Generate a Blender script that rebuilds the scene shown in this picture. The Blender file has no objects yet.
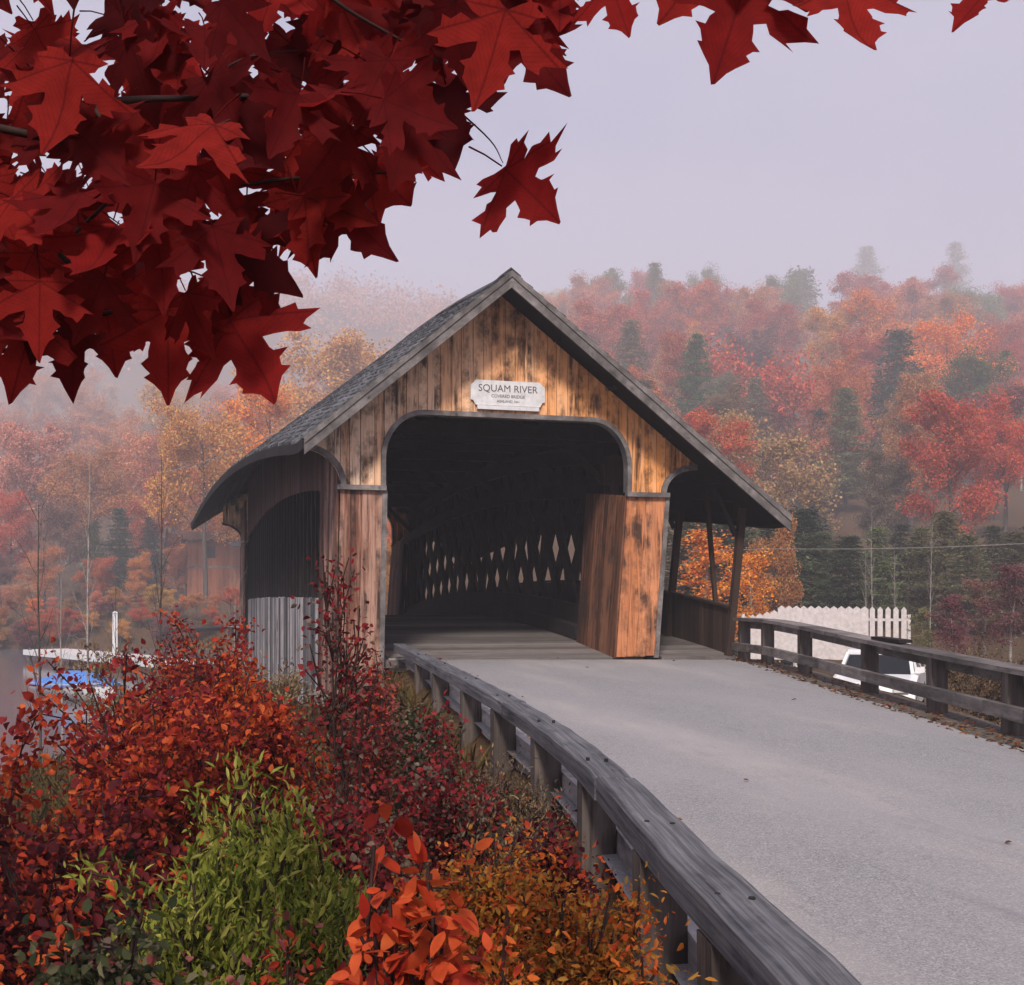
import bpy, bmesh, math, random
import numpy as np
from mathutils import Vector, Matrix

RND = random.Random(11)
NR = np.random.default_rng(5)
SC = bpy.context.scene
COL = SC.collection
PI = math.pi

# ------------------------------------------------------------------ camera frame
TH = math.radians(16.36)
ST, CT = math.sin(TH), math.cos(TH)
CAM = Vector((-21 * ST, -21 * CT, 1.0))
F = 1250.0


def W(u, v, z=0.0):
    """right of / ahead of the viewpoint -> world"""
    return Vector((CAM.x + v * ST + u * CT, CAM.y + v * CT - u * ST, z))


def UV(x, y):
    dx, dy = x - CAM.x, y - CAM.y
    return dx * CT - dy * ST, dx * ST + dy * CT


def at(px, py, v):
    return W((px - 512) / F * v, v, 1.0 - (py - 600) * v / F)


def smooth(a, b, x):
    t = max(0.0, min(1.0, (x - a) / (b - a)))
    return t * t * (3 - 2 * t)


def lerp(a, b, t):
    return a + (b - a) * t


# ------------------------------------------------------------------ object helpers
def link(o, parent=None):
    COL.objects.link(o)
    if parent is not None:
        o.parent = parent
    return o


def tag(o, label=None, cat=None, group=None, kind=None):
    if label:
        o['label'] = label
    if cat:
        o['category'] = cat
    if group:
        o['group'] = group
    if kind:
        o['kind'] = kind
    return o


def thing(name, label, cat, loc=(0, 0, 0), group=None):
    o = bpy.data.objects.new(name, None)
    o.empty_display_size = 0.2
    o.location = loc
    COL.objects.link(o)
    return tag(o, label, cat, group)


def base_of(parent):
    p = Vector((0, 0, 0))
    while parent is not None:
        p += parent.location
        parent = parent.parent
    return p


class MB:
    def __init__(self):
        self.v, self.f, self.mi = [], [], []

    def add(self, vs, fs, mi=0):
        n = len(self.v)
        self.v += [tuple(p) for p in vs]
        self.f += [tuple(i + n for i in f) for f in fs]
        self.mi += [mi] * len(fs)

    def box(self, a, b, mi=0):
        x0, y0, z0 = a
        x1, y1, z1 = b
        self.add([(x0, y0, z0), (x1, y0, z0), (x1, y1, z0), (x0, y1, z0), (x0, y0, z1), (x1, y0, z1), (x1, y1, z1), (x0, y1, z1)],
                 [(0, 3, 2, 1), (4, 5, 6, 7), (0, 1, 5, 4), (1, 2, 6, 5), (2, 3, 7, 6), (3, 0, 4, 7)], mi)

    def hexa(self, p, mi=0):
        self.add(p, [(0, 3, 2, 1), (4, 5, 6, 7), (0, 1, 5, 4), (1, 2, 6, 5), (2, 3, 7, 6), (3, 0, 4, 7)], mi)

    def bar(self, a, b, w, h, up=(0, 0, 1), mi=0):
        """square-section bar from a to b; w across, h along up"""
        a, b = Vector(a), Vector(b)
        d = (b - a).normalized()
        s = d.cross(Vector(up))
        if s.length < 1e-4:
            s = d.cross(Vector((1, 0, 0)))
        s.normalize()
        u = s.cross(d).normalized()
        s, u = s * w / 2, u * h / 2
        self.hexa([a - s - u, a + s - u, b + s - u, b - s - u, a - s + u, a + s + u, b + s + u, b - s + u], mi)

    def tube(self, pts, rs, n=8, mi=0, cap=True):
        pts = [Vector(p) for p in pts]
        vs, fs = [], []
        for i, p in enumerate(pts):
            d = (pts[min(i + 1, len(pts) - 1)] - pts[max(i - 1, 0)])
            d = d.normalized() if d.length > 1e-6 else Vector((0, 0, 1))
            ref = Vector((0, 0, 1)) if abs(d.z) < 0.9 else Vector((1, 0, 0))
            s = d.cross(ref).normalized()
            t = s.cross(d)
            r = rs[i] if isinstance(rs, (list, tuple)) else rs
            for k in range(n):
                a = 2 * PI * k / n
                vs.append(p + (s * math.cos(a) + t * math.sin(a)) * r)
        for i in range(len(pts) - 1):
            for k in range(n):
                k2 = (k + 1) % n
                fs.append((i * n + k, i * n + k2, (i + 1) * n + k2, (i + 1) * n + k))
        if cap:
            fs.append(tuple(range(n - 1, -1, -1)))
            m = (len(pts) - 1) * n
            fs.append(tuple(range(m, m + n)))
        self.add(vs, fs, mi)

    def grid(self, rows, mi=0, close=False):
        n = len(rows[0])
        vs = [p for r in rows for p in r]
        fs = []
        for i in range(len(rows) - 1):
            for j in range(n - 1):
                fs.append((i * n + j, i * n + j + 1, (i + 1) * n + j + 1, (i + 1) * n + j))
        self.add(vs, fs, mi)

    def build(self, name, mat, parent=None, smooth_=False):
        o = self.base = base_of(parent)
        me = bpy.data.meshes.new(name)
        me.from_pydata([(x - o.x, y - o.y, z - o.z) for x, y, z in self.v], [], self.f)
        mats = mat if isinstance(mat, (list, tuple)) else [mat]
        for m in mats:
            me.materials.append(m)
        if len(mats) > 1:
            me.polygons.foreach_set('material_index', self.mi)
        if smooth_:
            me.polygons.foreach_set('use_smooth', [True] * len(me.polygons))
        me.validate()
        me.update()
        return link(bpy.data.objects.new(name, me), parent)


def np_mesh(name, V, faces, mat):
    """V: (N,3); faces: list of (M,k) int arrays"""
    me = bpy.data.meshes.new(name)
    me.vertices.add(len(V))
    me.vertices.foreach_set('co', np.asarray(V, dtype=np.float32).ravel())
    tot = sum(f.size for f in faces)
    npol = sum(len(f) for f in faces)
    me.loops.add(tot)
    me.polygons.add(npol)
    li = np.concatenate([f.ravel() for f in faces]).astype(np.int32)
    ls, c = [], 0
    for f in faces:
        k = f.shape[1]
        ls.append(c + np.arange(len(f)) * k)
        c += f.size
    me.loops.foreach_set('vertex_index', li)
    me.polygons.foreach_set('loop_start', np.concatenate(ls).astype(np.int32))
    me.update(calc_edges=True)
    me.validate()
    for m in (mat if isinstance(mat, (list, tuple)) else [mat]):
        me.materials.append(m)
    return me


def norm(a):
    return a / np.maximum(np.linalg.norm(a, axis=-1, keepdims=True), 1e-9)


def leaf_arrays(P, D, N, L, Wd, fold=0.18, curl=0.12):
    """oval pointed leaves: (verts, faces)"""
    n = len(P)
    D = norm(D)
    N = norm(N - D * np.sum(N * D, axis=1, keepdims=True))
    S = np.cross(D, N)
    L = np.broadcast_to(L, (n,))[:, None]
    Wd = np.broadcast_to(Wd, (n,))[:, None]
    up = N * (Wd * fold)
    bend = N * (L * curl)
    v = np.stack([P,
                  P + D * L * .32 + S * Wd * .5 + up,
                  P + D * L * .68 + S * Wd * .40 + up - bend * .4,
                  P + D * L - bend,
                  P + D * L * .68 - S * Wd * .40 + up - bend * .4,
                  P + D * L * .32 - S * Wd * .5 + up], axis=1).reshape(-1, 3)
    b = np.arange(n)[:, None] * 6
    f = np.concatenate([b + np.array([0, 1, 2, 3]), b + np.array([0, 3, 4, 5])])
    return v, f


def leaf_fine(P, D, N, L, Wd, fold=0.08, curl=0.2):
    """the same with a rounder outline, for big leaves seen close"""
    n = len(P)
    D = norm(D)
    N = norm(N - D * np.sum(N * D, axis=1, keepdims=True))
    S = np.cross(D, N)
    L = np.broadcast_to(L, (n,))[:, None]
    Wd = np.broadcast_to(Wd, (n,))[:, None]
    ts, ws = (0, .12, .28, .48, .68, .86, 1), (.04, .30, .47, .5, .40, .20, 0)
    cols = []
    for t, w in zip(ts, ws):
        c = P + D * L * t - N * L * curl * t * t
        for q in (-1, 0, 1):
            cols.append(c + S * Wd * w * q + N * Wd * fold * abs(q) * (1 - t))
    v = np.stack(cols, axis=1).reshape(-1, 3)
    b = np.arange(n)[:, None] * 21
    f = [b + np.array([i * 3 + j, i * 3 + j + 1, i * 3 + j + 4, i * 3 + j + 3]) for j in (0, 1) for i in range(6)]
    return v, np.concatenate(f)


def rand_dirs(n):
    return norm(NR.normal(size=(n, 3)))


# ------------------------------------------------------------------ materials
class NT:
    def __init__(self, m):
        m.use_nodes = True
        self.t = m.node_tree
        self.t.nodes.clear()

    def n(self, typ, ins=None, **kw):
        nd = self.t.nodes.new(typ)
        for k, v in kw.items():
            setattr(nd, k, v)
        for k, v in (ins or {}).items():
            if isinstance(v, bpy.types.NodeSocket):
                self.t.links.new(v, nd.inputs[k])
            else:
                nd.inputs[k].default_value = v
        return nd

    def ramp(self, fac, stops, interp='LINEAR'):
        r = self.n('ShaderNodeValToRGB', {'Fac': fac})
        r.color_ramp.interpolation = interp
        e = r.color_ramp.elements
        while len(e) < len(stops):
            e.new(0.5)
        for el, (p, c) in zip(e, stops):
            el.position = p
            el.color = c if len(c) == 4 else (*c, 1)
        return r.outputs['Color']

    def mix(self, fac, a, b, blend='MIX'):
        m = self.n('ShaderNodeMix', data_type='RGBA', blend_type=blend)
        for s, v in ((m.inputs['Factor'], fac), (m.inputs['A'], a), (m.inputs['B'], b)):
            s = [q for q in m.inputs if q.name == s.name and q.enabled][0] if False else s
            pass
        col_in = [q for q in m.inputs if q.type == 'RGBA']
        fac_in = [q for q in m.inputs if q.type == 'VALUE'][0]
        for s, v in ((fac_in, fac), (col_in[0], a), (col_in[1], b)):
            if isinstance(v, bpy.types.NodeSocket):
                self.t.links.new(v, s)
            elif s.type == 'RGBA':
                s.default_value = v if len(v) == 4 else (*v, 1)
            else:
                s.default_value = v
        return [q for q in m.outputs if q.type == 'RGBA'][0]

    def math(self, op, a, b=0.0):
        m = self.n('ShaderNodeMath', operation=op)
        for i, v in enumerate((a, b)):
            if isinstance(v, bpy.types.NodeSocket):
                self.t.links.new(v, m.inputs[i])
            else:
                m.inputs[i].default_value = v
        return m.outputs[0]

    def coords(self, scale=(1, 1, 1), kind='Object', off=None):
        tc = self.n('ShaderNodeTexCoord')
        src = tc.outputs[kind]
        if off is not None:
            a = self.n('ShaderNodeVectorMath', {0: src, 1: off}, operation='ADD')
            src = a.outputs[0]
        return self.n('ShaderNodeMapping', {'Vector': src, 'Scale': scale}).outputs[0]

    def noise(self, vec, scale, detail=4, rough=.55, dist=0.0):
        return self.n('ShaderNodeTexNoise', {'Vector': vec, 'Scale': scale, 'Detail': detail, 'Roughness': rough, 'Distortion': dist}).outputs['Fac']

    def bump(self, h, strength=.4, dist=.02):
        return self.n('ShaderNodeBump', {'Height': h, 'Strength': strength, 'Distance': dist}).outputs[0]

    def out(self, bsdf):
        self.n('ShaderNodeOutputMaterial', {'Surface': bsdf})

    def pbr(self, col, rough=.8, normal=None, spec=.3, metal=0.0):
        ins = {'Base Color': col if isinstance(col, bpy.types.NodeSocket) else (*col, 1), 'Roughness': rough, 'Specular IOR Level': spec, 'Metallic': metal}
        if normal is not None:
            ins['Normal'] = normal
        return self.n('ShaderNodeBsdfPrincipled', ins).outputs[0]


def simple(name, col, rough=.7, spec=.3, metal=0, var=.25, scale=6):
    m = bpy.data.materials.new(name)
    t = NT(m)
    c = t.coords()
    k = t.noise(c, scale, 6)
    lo = tuple(x * (1 - var) for x in col)
    hi = tuple(min(1, x * (1 + var)) for x in col)
    cc = t.ramp(k, [(.3, lo), (.7, hi)])
    t.out(t.pbr(cc, rough, t.bump(k, .15, .01), spec, metal))
    return m


def wood(name, stops, grain=(14, 14, .9), stain=.6, stain_col=(.03, .022, .02), rough=.85, xlight=None, vary=.35, attr=None, bump=.5, sthr=(.44, .60)):
    """weathered boards: stops = ramp of board colours, streaks run along the axis with the small scale"""
    m = bpy.data.materials.new(name)
    t = NT(m)
    geo = t.n('ShaderNodeNewGeometry')
    isl = geo.outputs['Random Per Island']
    offv = t.n('ShaderNodeCombineXYZ', {'X': t.math('MULTIPLY', isl, 37.0), 'Y': t.math('MULTIPLY', isl, 11.0), 'Z': t.math('MULTIPLY', isl, 23.0)}).outputs[0]
    def crd(sc, off=None):
        if not attr:
            return t.coords(sc, off=off)
        src = t.n('ShaderNodeAttribute', attribute_name=attr).outputs['Vector']
        return t.n('ShaderNodeMapping', {'Vector': src, 'Scale': sc}).outputs[0]
    v = crd(grain, off=offv)
    g1 = t.noise(v, 1.0, 6, .62, .0 if attr else .3)
    v2 = crd(tuple(a * 3.2 for a in grain), off=offv)
    g2 = t.noise(v2, 1.0, 4, .6)
    f = t.math('ADD', t.math('MULTIPLY', g1, .75), t.math('MULTIPLY', g2, .25))
    f = t.math('ADD', f, t.math('MULTIPLY', t.math('SUBTRACT', isl, .5), vary))
    c = t.ramp(f, stops)
    if xlight:  # warmer light towards the right, put into the board colour along x
        x0, x1, col, amt = xlight
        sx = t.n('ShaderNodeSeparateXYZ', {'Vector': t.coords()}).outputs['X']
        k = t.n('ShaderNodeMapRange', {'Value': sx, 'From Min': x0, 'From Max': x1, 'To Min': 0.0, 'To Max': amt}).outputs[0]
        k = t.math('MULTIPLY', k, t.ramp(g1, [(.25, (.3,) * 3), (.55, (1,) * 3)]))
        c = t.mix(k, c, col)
    big = t.noise(crd(tuple(a * .75 for a in grain)), 1.0, 5, .65, .0 if attr else .6)
    spots = t.noise(crd((1.9, 1.9, 1.3) if not attr else (3, 3, 1.2)), 1.3, 6, .68)
    s = t.math('MULTIPLY', t.ramp(big, [(sthr[0], (0,) * 3), (sthr[1], (1,) * 3)]), t.ramp(spots, [(.42, (0,) * 3), (.60, (1,) * 3)]))
    c = t.mix(t.math('MULTIPLY', s, stain), c, stain_col)
    # fine dark checks in the grain
    ck = t.noise(crd(tuple(a * 2.0 for a in grain), off=offv), 1.3, 3, .5)
    c = t.mix(t.ramp(ck, [(.62, (0,) * 3), (.74, (.65,) * 3)]), c, tuple(x * .35 for x in stops[0][1][:3]))
    t.out(t.pbr(c, rough, t.bump(f, bump, .012), .2))
    return m


def leaf_mat(name, cols, transl=.35, rough=.7, use_obj=False, dark=.0, spec=.1):
    m = bpy.data.materials.new(name)
    t = NT(m)
    geo = t.n('ShaderNodeNewGeometry')
    r = geo.outputs['Random Per Island']
    if use_obj:
        oi = t.n('ShaderNodeObjectInfo')
        hs = t.n('ShaderNodeHueSaturation', {'Hue': t.n('ShaderNodeMapRange', {'Value': r, 'To Min': .475, 'To Max': .525}).outputs[0],
                                             'Saturation': 1.0,
                                             'Value': t.n('ShaderNodeMapRange', {'Value': t.math('FRACT', t.math('MULTIPLY', r, 7.31)), 'To Min': .6, 'To Max': 1.3}).outputs[0],
                                             'Color': oi.outputs['Color']})
        c = hs.outputs[0]
    else:
        n = len(cols)
        c = t.ramp(r, [(i / max(1, n - 1), q) for i, q in enumerate(cols)])
        nz = t.noise(t.coords(), 40, 3)
        c = t.mix(.5, c, t.ramp(nz, [(.3, (.45,) * 3), (.7, (1.0,) * 3)]), 'MULTIPLY')
    p = t.pbr(c, rough, None, spec)
    tr = t.n('ShaderNodeBsdfTranslucent', {'Color': c}).outputs[0]
    ms = t.n('ShaderNodeMixShader', {'Fac': transl, 1: p, 2: tr}).outputs[0]
    t.out(ms)
    return m


M = {}
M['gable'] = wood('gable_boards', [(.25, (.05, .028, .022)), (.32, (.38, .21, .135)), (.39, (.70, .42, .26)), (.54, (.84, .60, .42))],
                  grain=(9, 9, .55), stain=.9, stain_col=(.035, .022, .018), xlight=(-2.6, 1.6, (.84, .33, .085), .93), vary=.26, sthr=(.40, .53))  # orange to the right paints in the light difference across the gable
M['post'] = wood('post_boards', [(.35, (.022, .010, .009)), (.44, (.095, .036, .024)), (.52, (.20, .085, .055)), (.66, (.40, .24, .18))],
                 grain=(12, 12, .6), stain=.9, vary=.28, xlight=(-1.2, 2.4, (.68, .255, .095), .74), sthr=(.40, .52))  # lit orange of the right jamb is part of this colour
M['panel'] = wood('panel_boards', [(.3, (.04, .018, .012)), (.5, (.14, .056, .031)), (.7, (.25, .115, .065))], grain=(10, 10, .6), stain=.85, vary=.3, sthr=(.42, .54))
M['side'] = wood('side_boards', [(.2, (.03, .016, .014)), (.5, (.085, .04, .03)), (.8, (.16, .08, .06))], grain=(9, 9, .5), stain=.7, vary=.4)
M['grey'] = wood('grey_boards', [(.2, (.05, .048, .05)), (.45, (.16, .15, .155)), (.62, (.30, .285, .29)), (.85, (.44, .41, .41))], grain=(10, 10, .5), stain=.7,
                 stain_col=(.022, .02, .022), vary=.75)
M['pale'] = wood('pale_boards', [(.3, (.16, .15, .145)), (.5, (.38, .355, .34)), (.7, (.58, .55, .53))], grain=(4, 1.5, 8), stain=.5, vary=.1)
M['trim'] = wood('trim_boards', [(.3, (.05, .046, .046)), (.5, (.14, .128, .125)), (.72, (.30, .27, .26))], grain=(3, 3, 3), stain=.4, vary=.2)
M['shingle'] = wood('shingles', [(.2, (.025, .027, .031)), (.45, (.065, .068, .076)), (.65, (.12, .124, .135)), (.88, (.24, .245, .26))], grain=(3, 3, 3), stain=.45, vary=.55)
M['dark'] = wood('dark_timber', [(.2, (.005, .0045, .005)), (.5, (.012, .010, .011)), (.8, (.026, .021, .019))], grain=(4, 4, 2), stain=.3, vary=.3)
M['deck'] = wood('deck_planks', [(.2, (.06, .052, .05)), (.5, (.14, .125, .12)), (.8, (.23, .20, .19))], grain=(.6, 10, 6), stain=.4, vary=.4)
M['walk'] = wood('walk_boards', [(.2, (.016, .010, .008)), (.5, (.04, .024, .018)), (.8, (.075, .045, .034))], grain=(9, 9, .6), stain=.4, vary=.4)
M['rail'] = wood('rail_timber', [(.32, (.035, .035, .041)), (.47, (.095, .094, .106)), (.60, (.17, .167, .176)), (.76, (.38, .36, .35))], grain=(48, 48, .8), stain=.9,
                 stain_col=(.022, .022, .028), vary=.0, attr='strip', bump=.12)
M['railr'] = wood('rail_old', [(.2, (.04, .036, .035)), (.5, (.13, .115, .11)), (.82, (.30, .27, .26))], grain=(8, 1.4, 10), stain=.6, vary=.3)
M['railpost'] = wood('rail_post', [(.2, (.022, .018, .017)), (.45, (.07, .056, .05)), (.68, (.16, .13, .115)), (.9, (.30, .26, .23))], grain=(9, 9, .8), stain=.6, vary=.3)
M['white'] = simple('white_paint', (.62, .62, .63), .6, .3, 0, .14, 9)
M['fence'] = simple('fence_paint', (.60, .55, .54), .6, .3, 0, .16, 7)
M['ink'] = simple('sign_ink', (.13, .12, .125), .7, .2, 0, .15)
M['stone'] = simple('abutment_stone', (.22, .20, .185), .9, .2, 0, .5, 3)
M['carwhite'] = simple('car_white', (.75, .75, .76), .25, .5, 0, .03)
M['cardark'] = simple('car_dark', (.018, .02, .024), .25, .5, 0, .1)
M['glass'] = simple('car_glass', (.010, .011, .013), .25, .25, 0, .1)
M['tyre'] = simple('rubber', (.02, .02, .021), .85, .2)
M['rim'] = simple('rim_metal', (.45, .45, .46), .35, .5, .7, .1)
M['lamp'] = simple('lamp_glass', (.7, .7, .68), .15, .6)
M['tail'] = simple('tail_red', (.35, .02, .015), .25, .5)
M['blue'] = simple('blue_cover', (.06, .20, .55), .55, .3, 0, .3, 2)
M['barn'] = wood('cabin_boards', [(.2, (.11, .04, .025)), (.5, (.26, .095, .05)), (.8, (.36, .15, .085))], grain=(9, 9, .5), stain=.3, vary=.3)
M['wire'] = simple('wire', (.22, .21, .2), .5, .4)
M['bark'] = wood('bark', [(.2, (.03, .024, .021)), (.5, (.075, .06, .052)), (.85, (.15, .12, .105))], grain=(16, 16, 3), stain=.4, vary=.1)
M['birch'] = wood('pale_bark', [(.2, (.12, .10, .09)), (.45, (.30, .26, .235)), (.8, (.46, .42, .39))], grain=(4, 4, 9), stain=.7, vary=.1)
M['twig'] = simple('dark_twig', (.035, .018, .016), .8, .2, 0, .3, 20)


def ground_mat():
    m = bpy.data.materials.new('leaf_litter')
    t = NT(m)
    c = t.coords()
    a = t.noise(c, 7, 8, .7)
    b = t.noise(c, .35, 4, .6)
    col = t.ramp(a, [(.28, (.018, .012, .008)), (.45, (.06, .033, .018)), (.58, (.13, .065, .028)), (.72, (.20, .085, .032))])
    g = t.ramp(a, [(.3, (.022, .018, .010)), (.6, (.10, .065, .030)), (.75, (.17, .10, .045))])
    col = t.mix(t.ramp(b, [(.42, (0,) * 3), (.62, (1,) * 3)]), col, g)
    t.out(t.pbr(col, .95, t.bump(a, .8, .06), .1))
    return m


def road_mat():
    m = bpy.data.materials.new('asphalt')
    t = NT(m)
    c = t.coords()
    ag = t.n('ShaderNodeTexVoronoi', {'Vector': c, 'Scale': 120.0, 'Randomness': 1.0})
    sp = t.n('ShaderNodeSeparateColor', {'Color': ag.outputs['Color']}).outputs[0]
    fine = t.noise(c, 95, 4, .7)
    big = t.noise(t.coords((.5, .18, 1)), 1.5, 6, .6)
    k = t.math('ADD', t.math('MULTIPLY', sp, .42), t.math('MULTIPLY', fine, .62))
    col = t.ramp(k, [(.2, (.11, .107, .108)), (.45, (.20, .195, .198)), (.62, (.265, .258, .26)), (.88, (.46, .45, .45))])
    col = t.mix(t.ramp(big, [(.38, (0,) * 3), (.66, (.55,) * 3)]), col, (.31, .295, .30))
    # sand and fine leaf bits washed along the road in long patches
    sand = t.noise(t.coords((.9, .25, 1)), .9, 7, .65)
    col = t.mix(t.ramp(sand, [(.52, (0,) * 3), (.7, (.55,) * 3)]), col, (.40, .36, .335))
    dk = t.noise(t.coords((1.3, .35, 1)), 1.1, 7, .7, .6)
    col = t.mix(t.ramp(dk, [(.6, (0,) * 3), (.74, (.45,) * 3)]), col, (.10, .098, .11))
    # a few thin sealed cracks
    vc = t.n('ShaderNodeTexVoronoi', {'Vector': t.n('ShaderNodeVectorMath', {0: c, 1: t.n('ShaderNodeTexNoise', {'Vector': c, 'Scale': 1.7, 'Detail': 5.0}).outputs['Color']}, operation='ADD').outputs[0], 'Scale': .33}, feature='DISTANCE_TO_EDGE')
    col = t.mix(t.ramp(vc.outputs['Distance'], [(.0, (.18,) * 3), (.004, (0,) * 3)]), col, (.04, .039, .042))
    t.out(t.pbr(col, .75, t.bump(k, .25, .004), .3))
    return m


def water_mat():
    m = bpy.data.materials.new('river_water')
    t = NT(m)
    n = t.noise(t.coords((1, .3, 1)), 1.2, 5, .6)
    t.out(t.pbr((.10, .11, .13), .12, t.bump(n, .08, .05), .6))
    return m


M['ground'], M['road'], M['water'] = ground_mat(), road_mat(), water_mat()
M['tree'] = leaf_mat('tree_leaves', [(1, 1, 1)], .3, .8, True, spec=.1)
M['maple'] = None

# ------------------------------------------------------------------ bridge numbers
BL = 21.3          # portal to portal
CAMB = 0.62
XR, ZR = -0.25, 6.32
SL, SR = 0.843, 0.768
Y0, Y1 = -0.8, BL + 0.8


def camber(y):
    t = max(0.0, min(1.0, y / BL))
    return 4 * CAMB * t * (1 - t)


def xe(side, y):
    return (-3.57 - 0.85 * max(0, y) / BL) if side < 0 else 4.77


def roof_z(x, y=0.0):
    return ZR - ((SL - .185 * max(0, min(1, y / BL))) * (XR - x) if x < XR else SR * (x - XR)) + camber(y)


# rail in plan (u, v, z_top)
RAIL = [(-1.86, 20.6, .28), (-1.79, 20.2, .27), (-.86, 15.0, .235), (-.2, 11.4, .185), (.2, 9.1, .145), (.45, 7.2, .11), (.57, 5.55, .09), (.64, 4.53, .075),
        (.70, 3.83, .065), (.75, 3.24, .055), (.80, 2.2, .04), (.84, .8, .02), (.86, -1.5, 0), (.8, -6, 0), (.4, -14, 0)]
REDGE = [(3.62, 22.3), (3.75, 20.5), (4.2, 13), (4.32, 11.5), (4.75, 7), (5.6, 2), (6.6, -4), (7.4, -14)]


def interp(tab, v, k):
    """tab sorted by descending v (index 1)"""
    if v >= tab[0][1]:
        return tab[0][k]
    for a, b in zip(tab, tab[1:]):
        if v >= b[1]:
            t = (v - a[1]) / (b[1] - a[1])
            return lerp(a[k], b[k], t)
    return tab[-1][k]


def spline(tab, n):
    out = []
    P = [np.array(p, float) for p in tab]
    P = [2 * P[0] - P[1]] + P + [2 * P[-1] - P[-2]]
    for i in range(1, len(P) - 2):
        for j in range(n):
            t = j / n
            a, b, c, d = P[i - 1:i + 3]
            out.append(.5 * (2 * b + (c - a) * t + (2 * a - 5 * b + 4 * c - d) * t * t + (3 * b - a - 3 * c + d) * t ** 3))
    out.append(P[-2])
    return out


def road_z(v):
    return -0.5 * min(1.0, max(0.0, (19.6 - v) / 15.6))


def fbm(x, y, s=1.0):
    return (math.sin(x * .71 * s + 1.3) * math.cos(y * .53 * s - .4) + .5 * math.sin(x * 1.9 * s - y * 1.3 * s) + .3 * math.sin(x * 3.7 * s + 2) * math.sin(y * 4.1 * s)) / 1.8


def far(v):
    """hillside distances: the foot stays near, the rest stretches out"""
    return v if v < 66 else 66 + (v - 66) * 3.0


def hill(u, v):
    vo = v if v < 66 else 66 + (v - 66) / 3.0
    q = v / max(vo, 1)
    return q * hill0(u / q, vo)


def hill0(u, v):
    r = u / max(v, 1)
    wr = smooth(-.16, .1, r)
    zr = .30 * max(0, v - 66) - .00025 * max(0, v - 150) ** 2
    zr = min(zr, 58)
    zl = .165 * max(0, v - 80)
    if v > 240:
        zl += .80 * (v - 240) - .001 * (v - 240) ** 2
    zl = min(zl, 73 + 2.5 * math.sin(u * .03) + 1.2 * math.sin(u * .11))
    h = lerp(zl, zr, wr)
    return h * (1 if v < 480 else max(.3, 1 - (v - 480) / 400)) + (fbm(u * .12, v * .12) * 1.6 if v > 60 else 0)


def ground_z(x, y):
    u, v = UV(x, y)
    if v < 24 and u > interp(REDGE, v, 0) - 1.0:          # right of the road
        e = interp(REDGE, v, 0)
        z = lerp(road_z(v) - .06, -1.5, smooth(e + .4, e + 4.5, u))
    elif v < 24:
        e = interp(RAIL, v, 0)
        d = e - u
        z = road_z(v) - .1
        if d > 0:
            z = road_z(v) - .1 - .45 * smooth(0, .5, d) - .21 * max(0, d - .3) if d < 9 else -3.3
            z = max(z, -3.3)
    else:
        z = -1.45
    # the valley under the bridge and the pond to its left
    cy = 10.6 + 1.7 * max(0, x - 6.2) + (.0 if x > -6 else 0)
    half = 8.6 + (0 if x > -5 else min(60, (-5 - x) * .9))
    if x < -5:
        cy += min(70, (-5 - x) * .95)
    k = 1 - smooth(half - 1.6, half + 1.4, abs(y - cy))
    r = u / max(v, 1)
    pond = smooth(-.17, -.215, r) if False else (1 - smooth(-.225, -.18, r))
    k = max(k, pond * smooth(23, 30, v) * (1 - smooth(92, 100, v)))
    lot = 0 if v < 24 else lerp(-1.5, -.5, smooth(40, 70, v))
    if v >= 24:
        z = lot
    z = lerp(z, -3.4, k)
    if v > 60:
        z = z + hill(u, v) * smooth(60, 75, v) * (1 - k)
    return z + .05 * fbm(x * 2.3, y * 2.1)


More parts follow.
